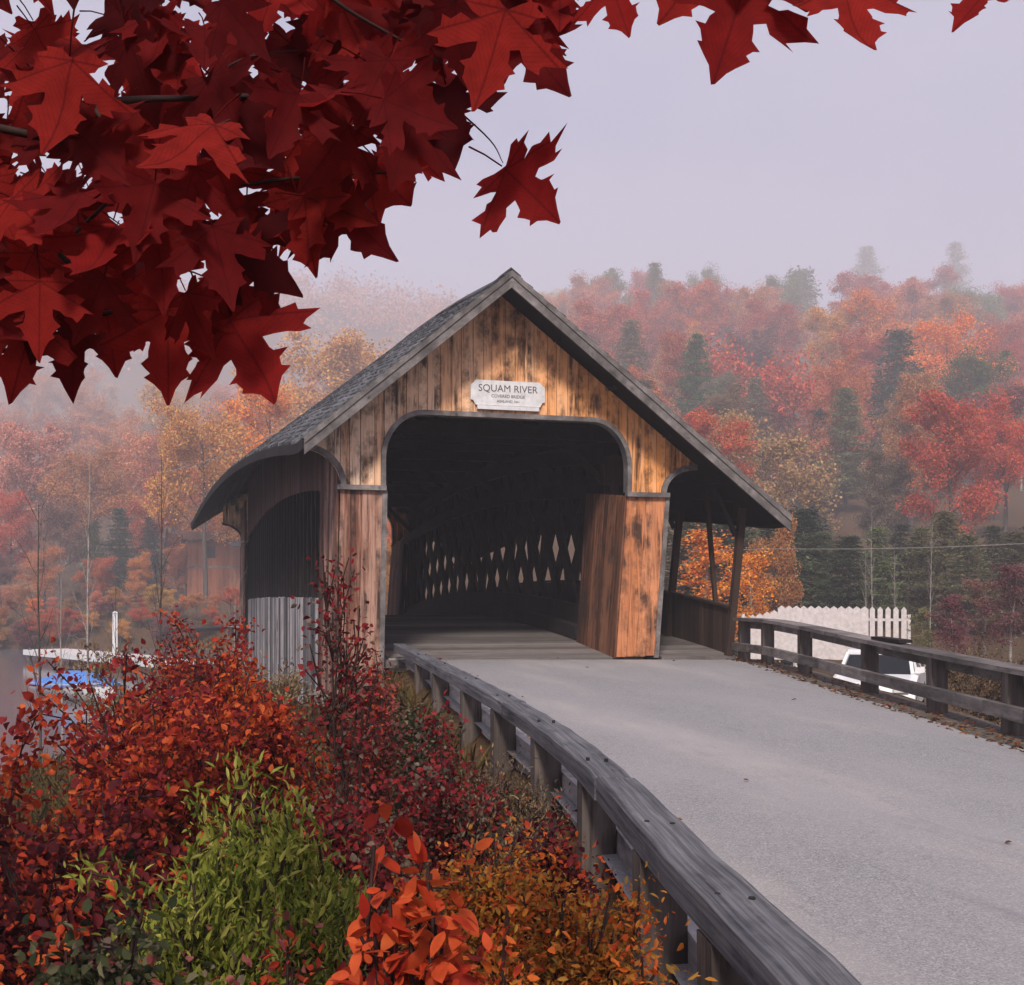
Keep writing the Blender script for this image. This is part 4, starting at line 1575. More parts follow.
def shrubs():
    rd = leaf_mat('red_orange_leaves', [(.13, .012, .010), (.34, .028, .016), (.56, .07, .022), (.68, .15, .04), (.42, .035, .018)], .35)
    og = leaf_mat('orange_leaves', [(.34, .035, .012), (.55, .10, .018), (.66, .17, .03), (.48, .06, .015)], .35)
    mar = leaf_mat('maroon_leaves', [(.028, .006, .010), (.08, .010, .014), (.15, .018, .020), (.05, .010, .014)], .25)
    cri = leaf_mat('crimson_leaves', [(.09, .009, .014), (.20, .016, .020), (.32, .035, .035), (.14, .014, .020)], .3)
    gre = leaf_mat('green_leaves', [(.06, .09, .014), (.19, .23, .03), (.34, .36, .06), (.52, .48, .12)], .4)
    dgr = leaf_mat('dark_green_leaves', [(.014, .020, .010), (.035, .045, .018), (.06, .065, .028), (.20, .18, .10)], .25)
    och = leaf_mat('ochre_leaves', [(.26, .08, .014), (.48, .16, .022), (.56, .25, .04), (.22, .14, .03), (.42, .11, .018)], .35)
    fla = leaf_mat('flame_leaves', [(.38, .022, .012), (.60, .07, .02), (.70, .13, .04), (.50, .04, .016)], .4)
    pin = leaf_mat('dusty_red_leaves', [(.10, .02, .02), (.22, .05, .045), (.34, .11, .09), (.15, .025, .022)], .3)
    brn = leaf_mat('brown_leaves', [(.05, .035, .028), (.11, .08, .06), (.19, .14, .10), (.09, .05, .04)], .2)
    tan = leaf_mat('tan_leaves', [(.16, .10, .05), (.28, .19, .09), (.38, .28, .14), (.18, .08, .04)], .3)
    ALT.update({'red_orange_leaves': cri, 'orange_leaves': rd, 'maroon_leaves': rd, 'crimson_leaves': brn, 'dark_green_leaves': brn, 'ochre_leaves': og,
                'flame_leaves': rd, 'dusty_red_leaves': rd, 'brown_leaves': tan, 'tan_leaves': brn})
    S = [
        # name, label, px, top, v, width, mat, leaf, per, stems, kw
        ('red_shrub', 'large red-orange shrub in the left middle of the bank', 175, 650, 7.2, 250, rd, (.07, .045), 5, 11, {}),
        ('red_shrub', 'red-orange shrub tip rising left of the grey bridge siding', 225, 620, 8.6, 120, rd, (.06, .042), 5, 8, {}),
        ('orange_shrub', 'small bright orange shrub right of the large red-orange one', 245, 668, 7.6, 70, og, (.06, .042), 6, 6, {}),
        ('red_shrub', 'salmon red round shrub right of the orange one below the siding', 300, 700, 7.4, 90, rd, (.055, .04), 6, 8, {}),
        ('crimson_shrub', 'deep red shrub at the far left edge of the bank', 60, 700, 6.0, 170, rd, (.075, .05), 5, 9, {}),
        ('crimson_shrub', 'bright red shrub in front of the crimson one at the left', 130, 705, 6.4, 120, rd, (.07, .045), 4, 7, {}),
        ('maroon_shrub', 'dark maroon shrub filling the lower left corner', 75, 800, 4.6, 210, mar, (.07, .045), 6, 12, {}),
        ('maroon_shrub', 'dark maroon undergrowth left behind the green willow bush', 215, 800, 5.6, 150, mar, (.06, .04), 5, 9, {}),
        ('willow_bush', 'yellow-green bush with narrow upright leaves on the left bank', 262, 775, 3.9, 150, gre, (.062, .016), 9, 24, dict(mode='up', scatter=.035)),
        ('willow_bush', 'lower yellow-green willowy bush spilling to the bottom edge', 190, 850, 3.5, 130, gre, (.06, .016), 8, 16, dict(mode='up', scatter=.035)),
        ('leafy_plant', 'dark green leafy plant in the bottom left corner', 110, 905, 3.2, 170, dgr, (.055, .035), 6, 10, {}),
        ('dusty_shrub', 'dusty pink-red low shrub at the bottom below the willow bush', 262, 940, 3.0, 110, pin, (.05, .026), 6, 9, {}),
        ('red_sapling', 'tall slender crimson sapling in front of the left bridge post', 350, 556, 7.0, 82, cri, (.055, .038), 2, 4, dict(sub=8, scatter=.05)),
        ('red_sapling', 'shorter red sapling close behind the tall crimson one', 380, 650, 8.6, 60, pin, (.05, .036), 4, 5, dict(sub=8)),
        ('crimson_shrub', 'round crimson shrub in the middle of the bank below the rail', 440, 718, 6.4, 125, cri, (.05, .036), 6, 10, {}),
        ('crimson_shrub', 'crimson undergrowth between sapling and willow bush', 345, 800, 5.2, 90, cri, (.05, .036), 5, 7, {}),
        ('flame_sumac', 'bright orange-red sumac with big leaves at the bottom middle', 412, 846, 2.6, 92, fla, (.09, .05), 2, 9, dict(sub=8, scatter=.04)),
        ('flame_sumac', 'flame orange low sumac right of the big-leaved one', 488, 905, 2.9, 80, og, (.05, .026), 6, 7, {}),
        ('ochre_shrub', 'ochre and orange feathery shrub beside the guard rail posts', 575, 880, 3.9, 110, och, (.042, .018), 8, 15, dict(scatter=.04)),
        ('ochre_shrub', 'ochre feathery shrub at the bottom right by the nearest post', 612, 935, 3.2, 110, och, (.042, .016), 8, 13, dict(scatter=.04)),
        ('ochre_shrub', 'golden feathery shrub at the bottom middle', 535, 905, 3.2, 120, och, (.042, .016), 8, 12, dict(scatter=.04)),
        ('ochre_shrub', 'yellow ochre shrub behind the flame sumac', 480, 835, 4.9, 110, och, (.045, .022), 6, 9, {}),
        ('maroon_shrub', 'small maroon shrub against a guard rail post', 560, 822, 5.2, 60, mar, (.05, .035), 5, 7, {}),
        ('brown_brush', 'grey-brown dry brush below the middle of the guard rail', 505, 762, 7.6, 90, brn, (.05, .014), 5, 12, dict(mode='up')),
        ('brown_brush', 'dry brown brush below the crimson shrub', 498, 800, 6.2, 100, brn, (.05, .016), 5, 11, dict(mode='up')),
        ('leafy_plant', 'dark green low bush by the far posts of the guard rail', 420, 705, 10.0, 60, dgr, (.06, .04), 5, 8, {}),
        ('leafy_plant', 'dark olive low bush left of the far rail posts', 370, 690, 10.5, 90, dgr, (.06, .04), 5, 8, {}),
        ('tan_brush', 'tan dry brush at the foot of the grey bridge siding', 250, 645, 15.5, 110, tan, (.09, .03), 5, 10, dict(mode='up')),
        ('tan_brush', 'tan dry brush in front of the pond left of the bridge', 150, 640, 16.5, 150, tan, (.09, .03), 4, 10, dict(mode='up')),
        ('red_shrub', 'red bush by the pond between the bare trees', 200, 610, 15.0, 90, rd, (.08, .05), 4, 8, {}),
        ('brown_brush', 'brown brush behind the right guard rail', 985, 640, 17.0, 110, brn, (.07, .03), 5, 10, {}),
    ]
    for k, (nm, lab, px, top, v, w, mat, leaf, per, st, kw) in enumerate(S):
        shrub(nm, lab, 'tree' if 'sapling' in nm else ('plant' if 'plant' in nm else 'shrub'), px, top, v, w, mat, leaf, per, st, seed=k, **kw)
    # ground cover on the bank: fallen leaves and low weeds nobody could count
    rng = np.random.default_rng(8)
    n = 26000
    v = 1.6 + 20 * rng.uniform(size=n) ** 1.4
    e = np.array([interp(RAIL, q, 0) for q in v])
    u = e - .2 - rng.uniform(size=n) ** 1.2 * (3.2 + v * .35)
    P = np.zeros((n, 3))
    for i in range(n):
        w = W(u[i], v[i])
        P[i] = (w.x, w.y, ground_z(w.x, w.y) + rng.uniform(.0, .06) + (.16 * rng.uniform() ** 2))
    L = rng.uniform(.03, .075, n)
    vv, f = leaf_arrays(P, norm(rng.normal(size=P.shape) * np.array([1, 1, .4])), norm(rng.normal(size=P.shape) * .6 + np.array([0, 0, 1])), L, L * .6)
    mixm = leaf_mat('litter_leaves', [(.05, .03, .015), (.18, .05, .015), (.28, .11, .02), (.07, .07, .02), (.14, .02, .016), (.10, .06, .03)], .2)
    o = link(bpy.data.objects.new('ground_cover', np_mesh('ground_cover', vv, [f], mixm)))
    tag(o, kind='stuff')
    o['label'] = 'fallen leaves and low weeds covering the bank'
    # dry grass along the bank
    n = 14000
    v = 2.0 + 18 * rng.uniform(size=n) ** 1.3
    e = np.array([interp(RAIL, q, 0) for q in v])
    u = e - .22 - rng.uniform(size=n) ** 1.3 * (2.6 + v * .3)
    P = np.zeros((n, 3))
    for i in range(n):
        w = W(u[i], v[i])
        P[i] = (w.x, w.y, ground_z(w.x, w.y) - .02)
    L = rng.uniform(.12, .42, n)
    vv, f = leaf_arrays(P, norm(rng.normal(size=P.shape) * .35 + np.array([0, 0, 1])), norm(rng.normal(size=P.shape)), L, rng.uniform(.006, .014, n), .1, .25)
    gm = leaf_mat('grass_blades', [(.05, .05, .016), (.13, .10, .03), (.22, .15, .05), (.09, .05, .025)], .3)
    o = link(bpy.data.objects.new('bank_grass', np_mesh('bank_grass', vv, [f], gm)))
    tag(o, kind='stuff')
    o['label'] = 'dry grass growing between the shrubs on the bank'
    # scattered leaves on the road shoulder
    n = 1500
    v = 4 + 17 * rng.uniform(size=n)
    P = np.zeros((n, 3))
    for i in range(n):
        kk = rng.uniform()
        if kk < .006:
            uu = lerp(interp(RAIL, v[i], 0) + .3, interp(REDGE, v[i], 0) - .2, rng.uniform())
            zz = road_z(v[i]) + .055
        elif kk < .75:
            uu = interp(REDGE, v[i], 0) + abs(rng.normal(0, .25)) - .12
            zz = road_z(v[i]) + .0
        else:
            uu = interp(RAIL, v[i], 0) + .2 + abs(rng.normal(0, .2))
            zz = road_z(v[i]) + .03
        w = W(uu, v[i])
        P[i] = (w.x, min(w.y, -.1), zz + .01)
    L = rng.uniform(.03, .07, n)
    vv, f = leaf_arrays(P, norm(rng.normal(size=P.shape) * np.array([1, 1, .1])), norm(rng.normal(size=P.shape) * .3 + np.array([0, 0, 1])), L, L * .6)
    o = link(bpy.data.objects.new('fallen_leaves', np_mesh('fallen_leaves', vv, [f], mixm)))
    tag(o, kind='stuff')
    o['label'] = 'fallen leaves gathered along the road edges'


# ------------------------------------------------------------------ the overhanging maple
HALF = [(.03, .0), (.13, -.055), (.24, -.10), (.33, -.085), (.30, -.02), (.44, .02), (.36, .085), (.30, .14), (.235, .175), (.34, .205), (.43, .19), (.50, .235), (.60, .255), (.575, .33), (.755, .45),
        (.60, .455), (.55, .50), (.57, .575), (.46, .53), (.37, .48), (.27, .425), (.175, .405), (.19, .49), (.205, .56), (.30, .63), (.235, .665), (.205, .735), (.245, .80), (.15, .835), (.085, .94), (.015, 1.10)]


def maple_leaf(rng, size):
    """returns vertices, triangles, flat leaf coordinates"""
    from mathutils.geometry import delaunay_2d_cdt
    jit = lambda p: (p[0] * rng.uniform(.92, 1.08), p[1] + rng.uniform(-.025, .025))
    R = [jit(p) for p in HALF]
    L = [(-x * rng.uniform(.95, 1.05), y + rng.uniform(-.02, .02)) for x, y in [jit(p) for p in HALF]][::-1]
    out = R + L
    n = len(out)
    inner = [(0, .08), (0, .3), (0, .5), (0, .72), (0, .9)]
    for s_ in (-1, 1):
        inner += [(s_ * .12, .1), (s_ * .24, .06), (s_ * .14, .24), (s_ * .30, .29), (s_ * .45, .36), (s_ * .1, .42), (s_ * .12, .62), (s_ * .55, .40), (s_ * .33, .0)]
    co = [Vector(p) for p in out + inner]
    vs, _, fs, _, _, _ = delaunay_2d_cdt(co, [], [list(range(n))], 1, 1e-5)
    cv, ch, tw = rng.uniform(-.45, .65), rng.uniform(-.4, .7), rng.uniform(-.5, .5)
    ph = rng.uniform(0, 6)

    def z(x, y):
        a = abs(x)
        vein = min(abs(a * .512 - (y - .03) * .859), a, abs(a * 0.05 - y) + .1)
        return cv * x * x + ch * (y - .35) * abs(y - .35) + tw * x * y + .22 * vein + .035 * math.sin(9 * x + ph) * (a + .3 * y) + .06 * a
    V = [(p.x * size, p.y * size, z(p.x, p.y) * size) for p in vs]
    return V, [tuple(f) for f in fs], [(p.x, p.y, 0.0) for p in vs]


def maple():
    mm = bpy.data.materials.new('maple_leaf')
    t = NT(mm)
    geo = t.n('ShaderNodeNewGeometry')
    oi = t.n('ShaderNodeObjectInfo')
    r = t.math('FRACT', t.math('ADD', geo.outputs['Random Per Island'], oi.outputs['Random']))
    c = t.ramp(r, [(0, (.055, .004, .006)), (.3, (.15, .008, .009)), (.65, (.26, .013, .012)), (.85, (.34, .022, .016)), (1, (.10, .006, .008))])
    nz = t.noise(t.coords(), 38, 5, .6)
    c = t.mix(.6, c, t.ramp(nz, [(.3, (.4,) * 3), (.7, (1,) * 3)]), 'MULTIPLY')
    bl = t.n('ShaderNodeSeparateXYZ', {'Vector': t.n('ShaderNodeAttribute', attribute_name='blade').outputs['Vector']})
    ax, yy = t.math('ABSOLUTE', bl.outputs[0]), bl.outputs[1]
    ds = ax
    for dx, dy in ((.859, .512), (.997, .05)):
        ds = t.math('MINIMUM', ds, t.math('ABSOLUTE', t.math('SUBTRACT', t.math('MULTIPLY', ax, dy), t.math('MULTIPLY', t.math('SUBTRACT', yy, .03), dx))))
    c = t.mix(t.ramp(ds, [(.004, (.55,) * 3), (.016, (0,) * 3)]), c, (.05, .004, .006))
    sec = t.n('ShaderNodeTexWave', {'Vector': t.n('ShaderNodeCombineXYZ', {'X': ds, 'Y': t.math('MULTIPLY', t.math('ADD', yy, ax), 1.0)}).outputs[0], 'Scale': 7.0, 'Distortion': 1.5}, bands_direction='DIAGONAL')
    c = t.mix(t.ramp(sec.outputs['Fac'], [(.86, (0,) * 3), (1, (.3,) * 3)]), c, (.06, .005, .007))
    ms = t.n('ShaderNodeMixShader', {'Fac': .5, 1: t.pbr(c, .8, None, .08), 2: t.n('ShaderNodeBsdfTranslucent', {'Color': t.mix(1.0, c, (1.5, 1.25, 1.2), 'MULTIPLY')}).outputs[0]}).outputs[0]
    t.out(ms)
    base = W(-2.6, .9)
    base.z = ground_z(base.x, base.y) - .1
    T = thing('maple_tree', 'red maple whose branches of dark red leaves overhang the top left', 'tree', base)
    # trunk and limbs
    mb = MB()
    mb.tube([base, base + Vector((.05, .1, 1.2)), W(-2.5, 1.0, 2.2), W(-2.3, 1.1, 3.6), W(-2.2, 1.2, 5.5)], [.17, .15, .135, .11, .06], 12)
    mb.build('trunk', M['bark'], T, True)
    limbs = [
        ([(-2.45, 1.02, 1.5), at(-60, 345, 1.9), at(65, 321, 1.95), at(160, 306, 1.95), at(205, 322, 1.95), at(245, 372, 1.9)], .011),
        ([(-2.45, 1.02, 1.7), at(-60, 262, 1.8), at(62, 246, 1.85), at(145, 232, 1.9), at(225, 190, 1.9), at(330, 175, 1.9), at(400, 172, 1.9)], .012),
        ([(-2.4, 1.05, 1.95), at(-40, 120, 1.7), at(100, 102, 1.75), at(190, 98, 1.8), at(280, 97, 1.85), at(372, 108, 1.9), at(450, 103, 1.9)], .014),
        ([(-2.35, 1.05, 2.2), at(40, -90, 1.6), at(180, -80, 1.6), at(280, -40, 1.7), at(345, 8, 1.75), at(400, 40, 1.8), at(438, 62, 1.85)], .010),
        ([(-2.35, 1.05, 2.2), at(40, -60, 1.6), at(180, -80, 1.6), at(330, -70, 1.6), at(520, -70, 1.6), at(680, -60, 1.55), at(860, -60, 1.5), at(990, -40, 1.5)], .008),
        ([at(62, 246, 1.85), at(110, 200, 1.8), at(160, 150, 1.75), at(230, 120, 1.75)], .007),
        ([at(65, 321, 1.95), at(90, 340, 1.9), at(75, 362, 1.9)], .004),
        ([at(145, 232, 1.9), at(200, 250, 1.9), at(255, 270, 1.9)], .005),
        ([at(450, 103, 1.9), at(490, 140, 1.9), at(503, 163, 1.9)], .0035),
        ([at(330, 175, 1.9), at(365, 205, 1.9), at(385, 232, 1.9)], .0035),
        ([at(190, 98, 1.8), at(240, 60, 1.8), at(300, 50, 1.8)], .005),
    ]
    for pts, r in limbs:
        P = []
        for p in pts:
            P.append(np.array(W(*p)) if isinstance(p, tuple) else np.array(p))
        sp = spline(P, 5)
        mb = MB()
        mb.tube(sp, list(np.linspace(r * .48, r * .18, len(sp))), 7)
        mb.build('limb', M['twig'], T, True)
    rng = random.Random(41)
    fwd = Vector((ST, CT, 0))
    rgt = Vector((CT, -ST, 0))
    upv = Vector((0, 0, 1))

    def place(px, py, v, size, ang, tilt=(0, 0)):
        """leaf whose middle is at the pixel; ang = tip direction, 0 down, + to the right"""
        V, fs, flat = maple_leaf(rng, size)
        y = Vector((0, 0, -1)) * math.cos(ang) + rgt * math.sin(ang)
        nrm = -fwd
        x = y.cross(nrm)
        Mx = Matrix((x, y, nrm)).transposed()
        Rt = Matrix.Rotation(tilt[0], 3, x) @ Matrix.Rotation(tilt[1], 3, y)
        Mx = Rt @ Mx
        c = at(px, py, v)
        mid = Vector((0, .42 * size, 0))
        pts = [c + Mx @ (Vector(p) - mid) for p in V]
        pet = [c + Mx @ (Vector((0, 0, 0)) - mid), c + Mx @ (Vector((.04 * size, -.28 * size, -.05 * size)) - mid), c + Mx @ (Vector((.10 * size, -.55 * size, -.16 * size)) - mid)]
        return pts, fs, flat, pet

    # leaves one can tell apart along the edge of the branch
    edge = [  # px, py, v, size(m), angle, tilt
        (527, 190, 1.75, .135, .75, (.25, .3)), (733, 22, 1.55, .150, -.3, (.1, .1)), (850, 14, 1.5, .115, .12, (.2, -.2)), (976, 4, 1.5, .085, -.7, (.3, .5)),
        (535, 55, 1.85, .138, .62, (.1, .0)), (450, 120, 1.85, .145, .12, (.15, .2)), (472, 22, 1.8, .150, .2, (-.2, .1)), (388, 180, 1.9, .13, .55, (.2, -.1)),
        (618, 4, 1.8, .10, .3, (.1, .2)), (356, 222, 1.85, .13, .75, (.2, .3)), (250, 352, 1.8, .165, .62, (.15, .15)), (245, 300, 1.85, .14, 1.0, (.1, 0)),
        (168, 345, 1.85, .145, .05, (.1, -.1)), (75, 350, 1.9, .12, -.1, (.1, .2)), (305, 225, 1.85, .13, .25, (.1, .2)), (255, 262, 1.8, .13, .9, (.25, .2)),
        (395, 85, 1.8, .13, .9, (-.1, .2)), (110, 335, 1.95, .12, .2, (.2, -.3)), (560, -4, 1.85, .12, .0, (.2, .1)), (690, -20, 1.6, .13, -.5, (.1, .3)), (790, -22, 1.55, .13, .2, (.3, .2)),
        (25, 350, 1.85, .13, -.2, (.2, .2)), (-10, 318, 1.9, .14, .1, (.2, 0)), (205, 330, 1.9, .12, .2, (.2, 0))]
    for (px, py, v, s, a, ti) in edge:
        pts, fs, flat, pet = place(px, py, v, s * .95, a, ti)
        mb = MB()
        mb.add(pts, fs)
        mb.tube(pet, [.0012, .0013, .0016], 5)
        o = mb.build('leaf', mm, T, True)
        fl = flat + [(0, .5, 0)] * (len(mb.v) - len(flat))
        o.data.attributes.new('blade', 'FLOAT_VECTOR', 'POINT').data.foreach_set('vector', [q for p in fl for q in p])
    # dense inner foliage
    poly = [(-90, -90), (620, -90), (560, 10), (520, 60), (455, 105), (420, 150), (370, 195), (310, 215), (262, 215), (240, 262), (225, 310), (180, 330), (120, 330), (60, 330), (-90, 350)]

    def inside(x, y):
        c = False
        for (x0, y0), (x1, y1) in zip(poly, poly[1:] + poly[:1]):
            if (y0 > y) != (y1 > y) and x < (x1 - x0) * (y - y0) / (y1 - y0) + x0:
                c = not c
        return c
    mb = MB()
    FL = []
    for layer in range(4):
        st = (58, 62, 68, 70)[layer]
        y = -80
        while y < 345:
            x = -85
            while x < 620:
                qx, qy = x + rng.uniform(-.45, .45) * st, y + rng.uniform(-.45, .45) * st
                if inside(qx, qy):
                    v = (1.75, 1.95, 2.15, 2.4)[layer] + rng.uniform(-.12, .12)
                    pts, fs, flat, pet = place(qx, qy, v, rng.uniform(.088, .128), rng.uniform(-.6, 1.2), (rng.uniform(-.5, .6), rng.uniform(-.6, .6)))
                    mb.add(pts, fs)
                    mb.tube(pet, [.001, .0011, .0014], 4)
                    FL += flat + [(0, .5, 0)] * (len(mb.v) - len(FL) - len(flat))
                x += st
            y += st
    o = mb.build('foliage', mm, T, True)
    o.data.attributes.new('blade', 'FLOAT_VECTOR', 'POINT').data.foreach_set('vector', [q for p in FL for q in p])


# ------------------------------------------------------------------ small things
def profile_car(T, body_mat, v, u, yaw, prof, roofp, wdt, z0, long=False):
    """prof: lower body side outline; roofp: cabin outline. local x along the car"""
    c, s = math.cos(yaw), math.sin(yaw)
    o = W(u, v, z0)

    def P(x, y, z):
        a = W(u + x * c - y * s, v + x * s + y * c, z0 + z)
        return a
    mb = MB()
    n = len(prof)

    def loft(outline, secs, mi=0, m=None):
        m = m or mb
        k = len(outline)
        vs, fs = [], []
        for (yy, sx, sz) in secs:
            for x, z in outline:
                vs.append(P(x * sx, yy, z if sz == 1 else z * sz))
        for a in range(len(secs) - 1):
            for b in range(k):
                b2 = (b + 1) % k
                fs.append((a * k + b, a * k + b2, (a + 1) * k + b2, (a + 1) * k + b))
        fs.append(tuple(range(k - 1, -1, -1)))
        fs.append(tuple(range((len(secs) - 1) * k, len(secs) * k)))
        m.add(vs, fs)
    h = wdt / 2
    loft(prof, [(-h, .97, .97), (-h + .08, 1, 1), (h - .08, 1, 1), (h, .97, .97)])
    zmin = min(z for x, z in roofp)
    # cabin shell: pillars and roof
    zr = max(z for x, z in roofp)
    roofl = [(x, z) for x, z in roofp]
    in_h = h - .12

    def cab(t):
        return in_h - .10 * t
    tops = [p for p in roofp if p[1] > zr - .06]
    mb2 = [(x, z) for x, z in tops] + [(x, z - .05) for x, z in tops[::-1]]
    loft(mb2, [(-cab(1) - .02, 1, 1), (cab(1) + .02, 1, 1)])
    fr0, fr1 = roofp[0], tops[0]
    rr1, rr0 = tops[-1], roofp[-1]
    midx = (fr1[0] + rr1[0]) / 2
    for sgn in (-1, 1):
        for a, b in ((fr0, fr1), ((midx, fr0[1]), (midx, zr - .03)), (rr0, rr1)):
            mb.bar(P(a[0], sgn * cab(0), a[1]), P(b[0], sgn * cab(1), b[1] - .02), .07, .07)
    body = mb.build('body', body_mat, T, False)
    g = MB()
    k = .97
    q = [(x * k + midx * (1 - k), z - (.03 if z > zr - .06 else 0)) for x, z in roofp]
    kk = len(q)
    vs, fs = [], []
    for sgn in (-1, 1):
        for x, z in q:
            t = (z - zmin) / (zr - zmin)
            vs.append(P(x, sgn * (cab(t) - .015), z))
    for b in range(kk - 1):
        fs.append((b, b + 1, kk + b + 1, kk + b))
    fs += [tuple(range(kk - 1, -1, -1)), tuple(range(kk, 2 * kk))]
    g.add(vs, fs)
    g.build('window', M['glass'], T)
    x0, x1 = min(x for x, z in prof), max(x for x, z in prof)
    for wx in (x0 + .78, x1 - .82):
        for sgn in (-1, 1):
            w = MB()
            w.tube([P(wx, sgn * (h - .19), .32), P(wx, sgn * (h + .01), .32)], .32, 20)
            wo = w.build('wheel', M['tyre'], T)
            w = MB()
            w.tube([P(wx, sgn * (h - .1), .32), P(wx, sgn * (h + .02), .32)], .2, 14)
            w.build('rim', M['rim'], wo)
    for xx, nm, mt in ((x0 + .03, 'headlight', M['lamp']), (x1 - .03, 'tail_light', M['tail'])):
        for sgn in (-1, 1):
            w = MB()
            w.bar(P(xx, sgn * (h - .42), .68), P(xx, sgn * (h - .12), .70), .12, .13)
            w.build(nm, mt, T)
    for sgn in (-1, 1):
        w = MB()
        w.bar(P(fr0[0] + .25, sgn * (h - .08), fr0[1] + .08), P(fr0[0] + .25, sgn * (h + .12), fr0[1] + .1), .1, .13)
        w.build('mirror', body_mat, T)


def small_things():
    sedan = [(-2.15, .25), (-2.2, .5), (-2.1, .72), (-1.95, .80), (-.95, .93), (1.35, .96), (2.05, .93), (2.15, .7), (2.12, .28)]
    cabin = [(-1.0, .93), (-.35, 1.36), (-.1, 1.42), (.75, 1.42), (1.0, 1.38), (1.65, .95)]
    u, v = (880 - 512) / F * 28, 28
    T = thing('parked_car', 'white car parked beyond the right guard rail', 'car', W(u, v, -1.53))
    profile_car(T, M['carwhite'], v, u, 1.2, sedan, cabin, 1.75, -1.53)
    mb = MB()
    zt = road_z(15) + lerp(.62, .70, smooth(11, 21, 15)) + .002
    mb.bar(W(4.50, 15.4, zt + .03), W(4.60, 14.6, zt + .014), .16, .04)
    tag(mb.build('loose_board', M['dark']), 'short dark board lying on top of the right guard rail', 'board')
    # white picket fence
    v0, v1 = 50.0, 47.0
    a, b = W((742 - 512) / F * v0, v0), W((908 - 512) / F * v1, v1)
    T = thing('picket_fence', 'white fence with zigzag pointed pickets across the lot', 'fence', (a.x, a.y, -1.2))
    n = 22
    zb = -1.35
    for i in range(n):
        t = (i + .5) / n
        p = a.lerp(b, t)
        d = (b - a).normalized()
        w = .30 if i < n - 5 else .19
        top = lerp(.80, .74, t) if i > 4 else lerp(.35, .6, i / 4)
        nrm = Vector((d.y, -d.x, 0)) * .012
        prof = [(-w / 2, zb), (w / 2, zb), (w / 2, top - .11), (0, top), (-w / 2, top - .11)]
        pts = [p + d * x + nrm + Vector((0, 0, z)) for x, z in prof] + [p + d * x - nrm + Vector((0, 0, z)) for x, z in prof]
        mb = MB()
        mb.add(pts, [tuple(range(5)), tuple(range(9, 4, -1))] + [(k, (k + 1) % 5, (k + 1) % 5 + 5, k + 5) for k in range(5)])
        mb.build('picket', M['fence'], T)
    nrm = Vector(((b - a).normalized().y, -(b - a).normalized().x, 0)) * -.045
    for z in (-.6, .25):
        mb = MB()
        mb.bar(a + nrm + Vector((0, 0, z)), b + nrm + Vector((0, 0, z)), .05, .1)
        mb.build('fence_rail', M['fence'], T)
    for t in (0, .33, .66, 1):
        p = a.lerp(b, t) + nrm * 2.4
        mb = MB()
        mb.box((p.x - .06, p.y - .06, -1.7), (p.x + .06, p.y + .06, .45))
        mb.build('fence_post', M['fence'], T)
    # dock with white rail on the pond, and a blue covered boat
    v = 70
    A, Bp = W((20 - 512) / F * v, v + 4), W((205 - 512) / F * 58, 58)
    T = thing('dock', 'pale wooden dock at the pond edge on the left', 'dock', (A.x, A.y, -2.6))
    d = (Bp - A).normalized()
    nn = Vector((-d.y, d.x, 0))
    mb = MB()
    L = (Bp - A).length
    k = 0.0
    while k < L:
        p = A + d * k
        mb.hexa([p - nn * 1.3 + Vector((0, 0, -1.98)), p + d * .17 - nn * 1.3 + Vector((0, 0, -1.98)), p + d * .17 + nn * 1.3 + Vector((0, 0, -1.98)), p + nn * 1.3 + Vector((0, 0, -1.98)),
                 p - nn * 1.3 + Vector((0, 0, -1.9)), p + d * .17 - nn * 1.3 + Vector((0, 0, -1.9)), p + d * .17 + nn * 1.3 + Vector((0, 0, -1.9)), p + nn * 1.3 + Vector((0, 0, -1.9))])
        k += .19
    mb.build('deck_boards', M['fence'], T)
    mb = MB()
    mb.bar(A - nn * 1.34 + Vector((0, 0, -2.05)), Bp - nn * 1.34 + Vector((0, 0, -2.05)), .06, .3)
    mb.build('edge_board', M['white'], T)
    for t in np.linspace(.03, .97, 6):
        for q in (-1.2, 1.2):
            p = A.lerp(Bp, t) + nn * q
            mb = MB()
            mb.tube([p + Vector((0, 0, -3.6)), p + Vector((0, 0, -1.8))], .11, 8)
            mb.build('pile', M['railpost'], T)
    p = at(115, 640, 62)
    T = thing('marker_post', 'short white post standing on the dock by the water', 'post', (p.x, p.y, -1.9))
    mb = MB()
    mb.box((p.x - .12, p.y - .12, -1.9), (p.x + .12, p.y + .12, .35))
    mb.build('shaft', M['white'], T)
    mb = MB()
    mb.hexa([(p.x - .15, p.y - .15, .352), (p.x + .15, p.y - .15, .352), (p.x + .15, p.y + .15, .352), (p.x - .15, p.y + .15, .352),
             (p.x - .04, p.y - .04, .45), (p.x + .04, p.y - .04, .45), (p.x + .04, p.y + .04, .45), (p.x - .04, p.y + .04, .45)])
    mb.build('cap', M['white'], T)
    # boat
    v = 46
    c = W((84 - 512) / F * v, v, -2.65)
    T = thing('covered_boat', 'boat under a bright blue cover moored at the left edge', 'boat', c)
    d = (Bp - A).normalized()
    nn = Vector((-d.y, d.x, 0))
    hull, cover = MB(), MB()
    rows, rowc = [], []
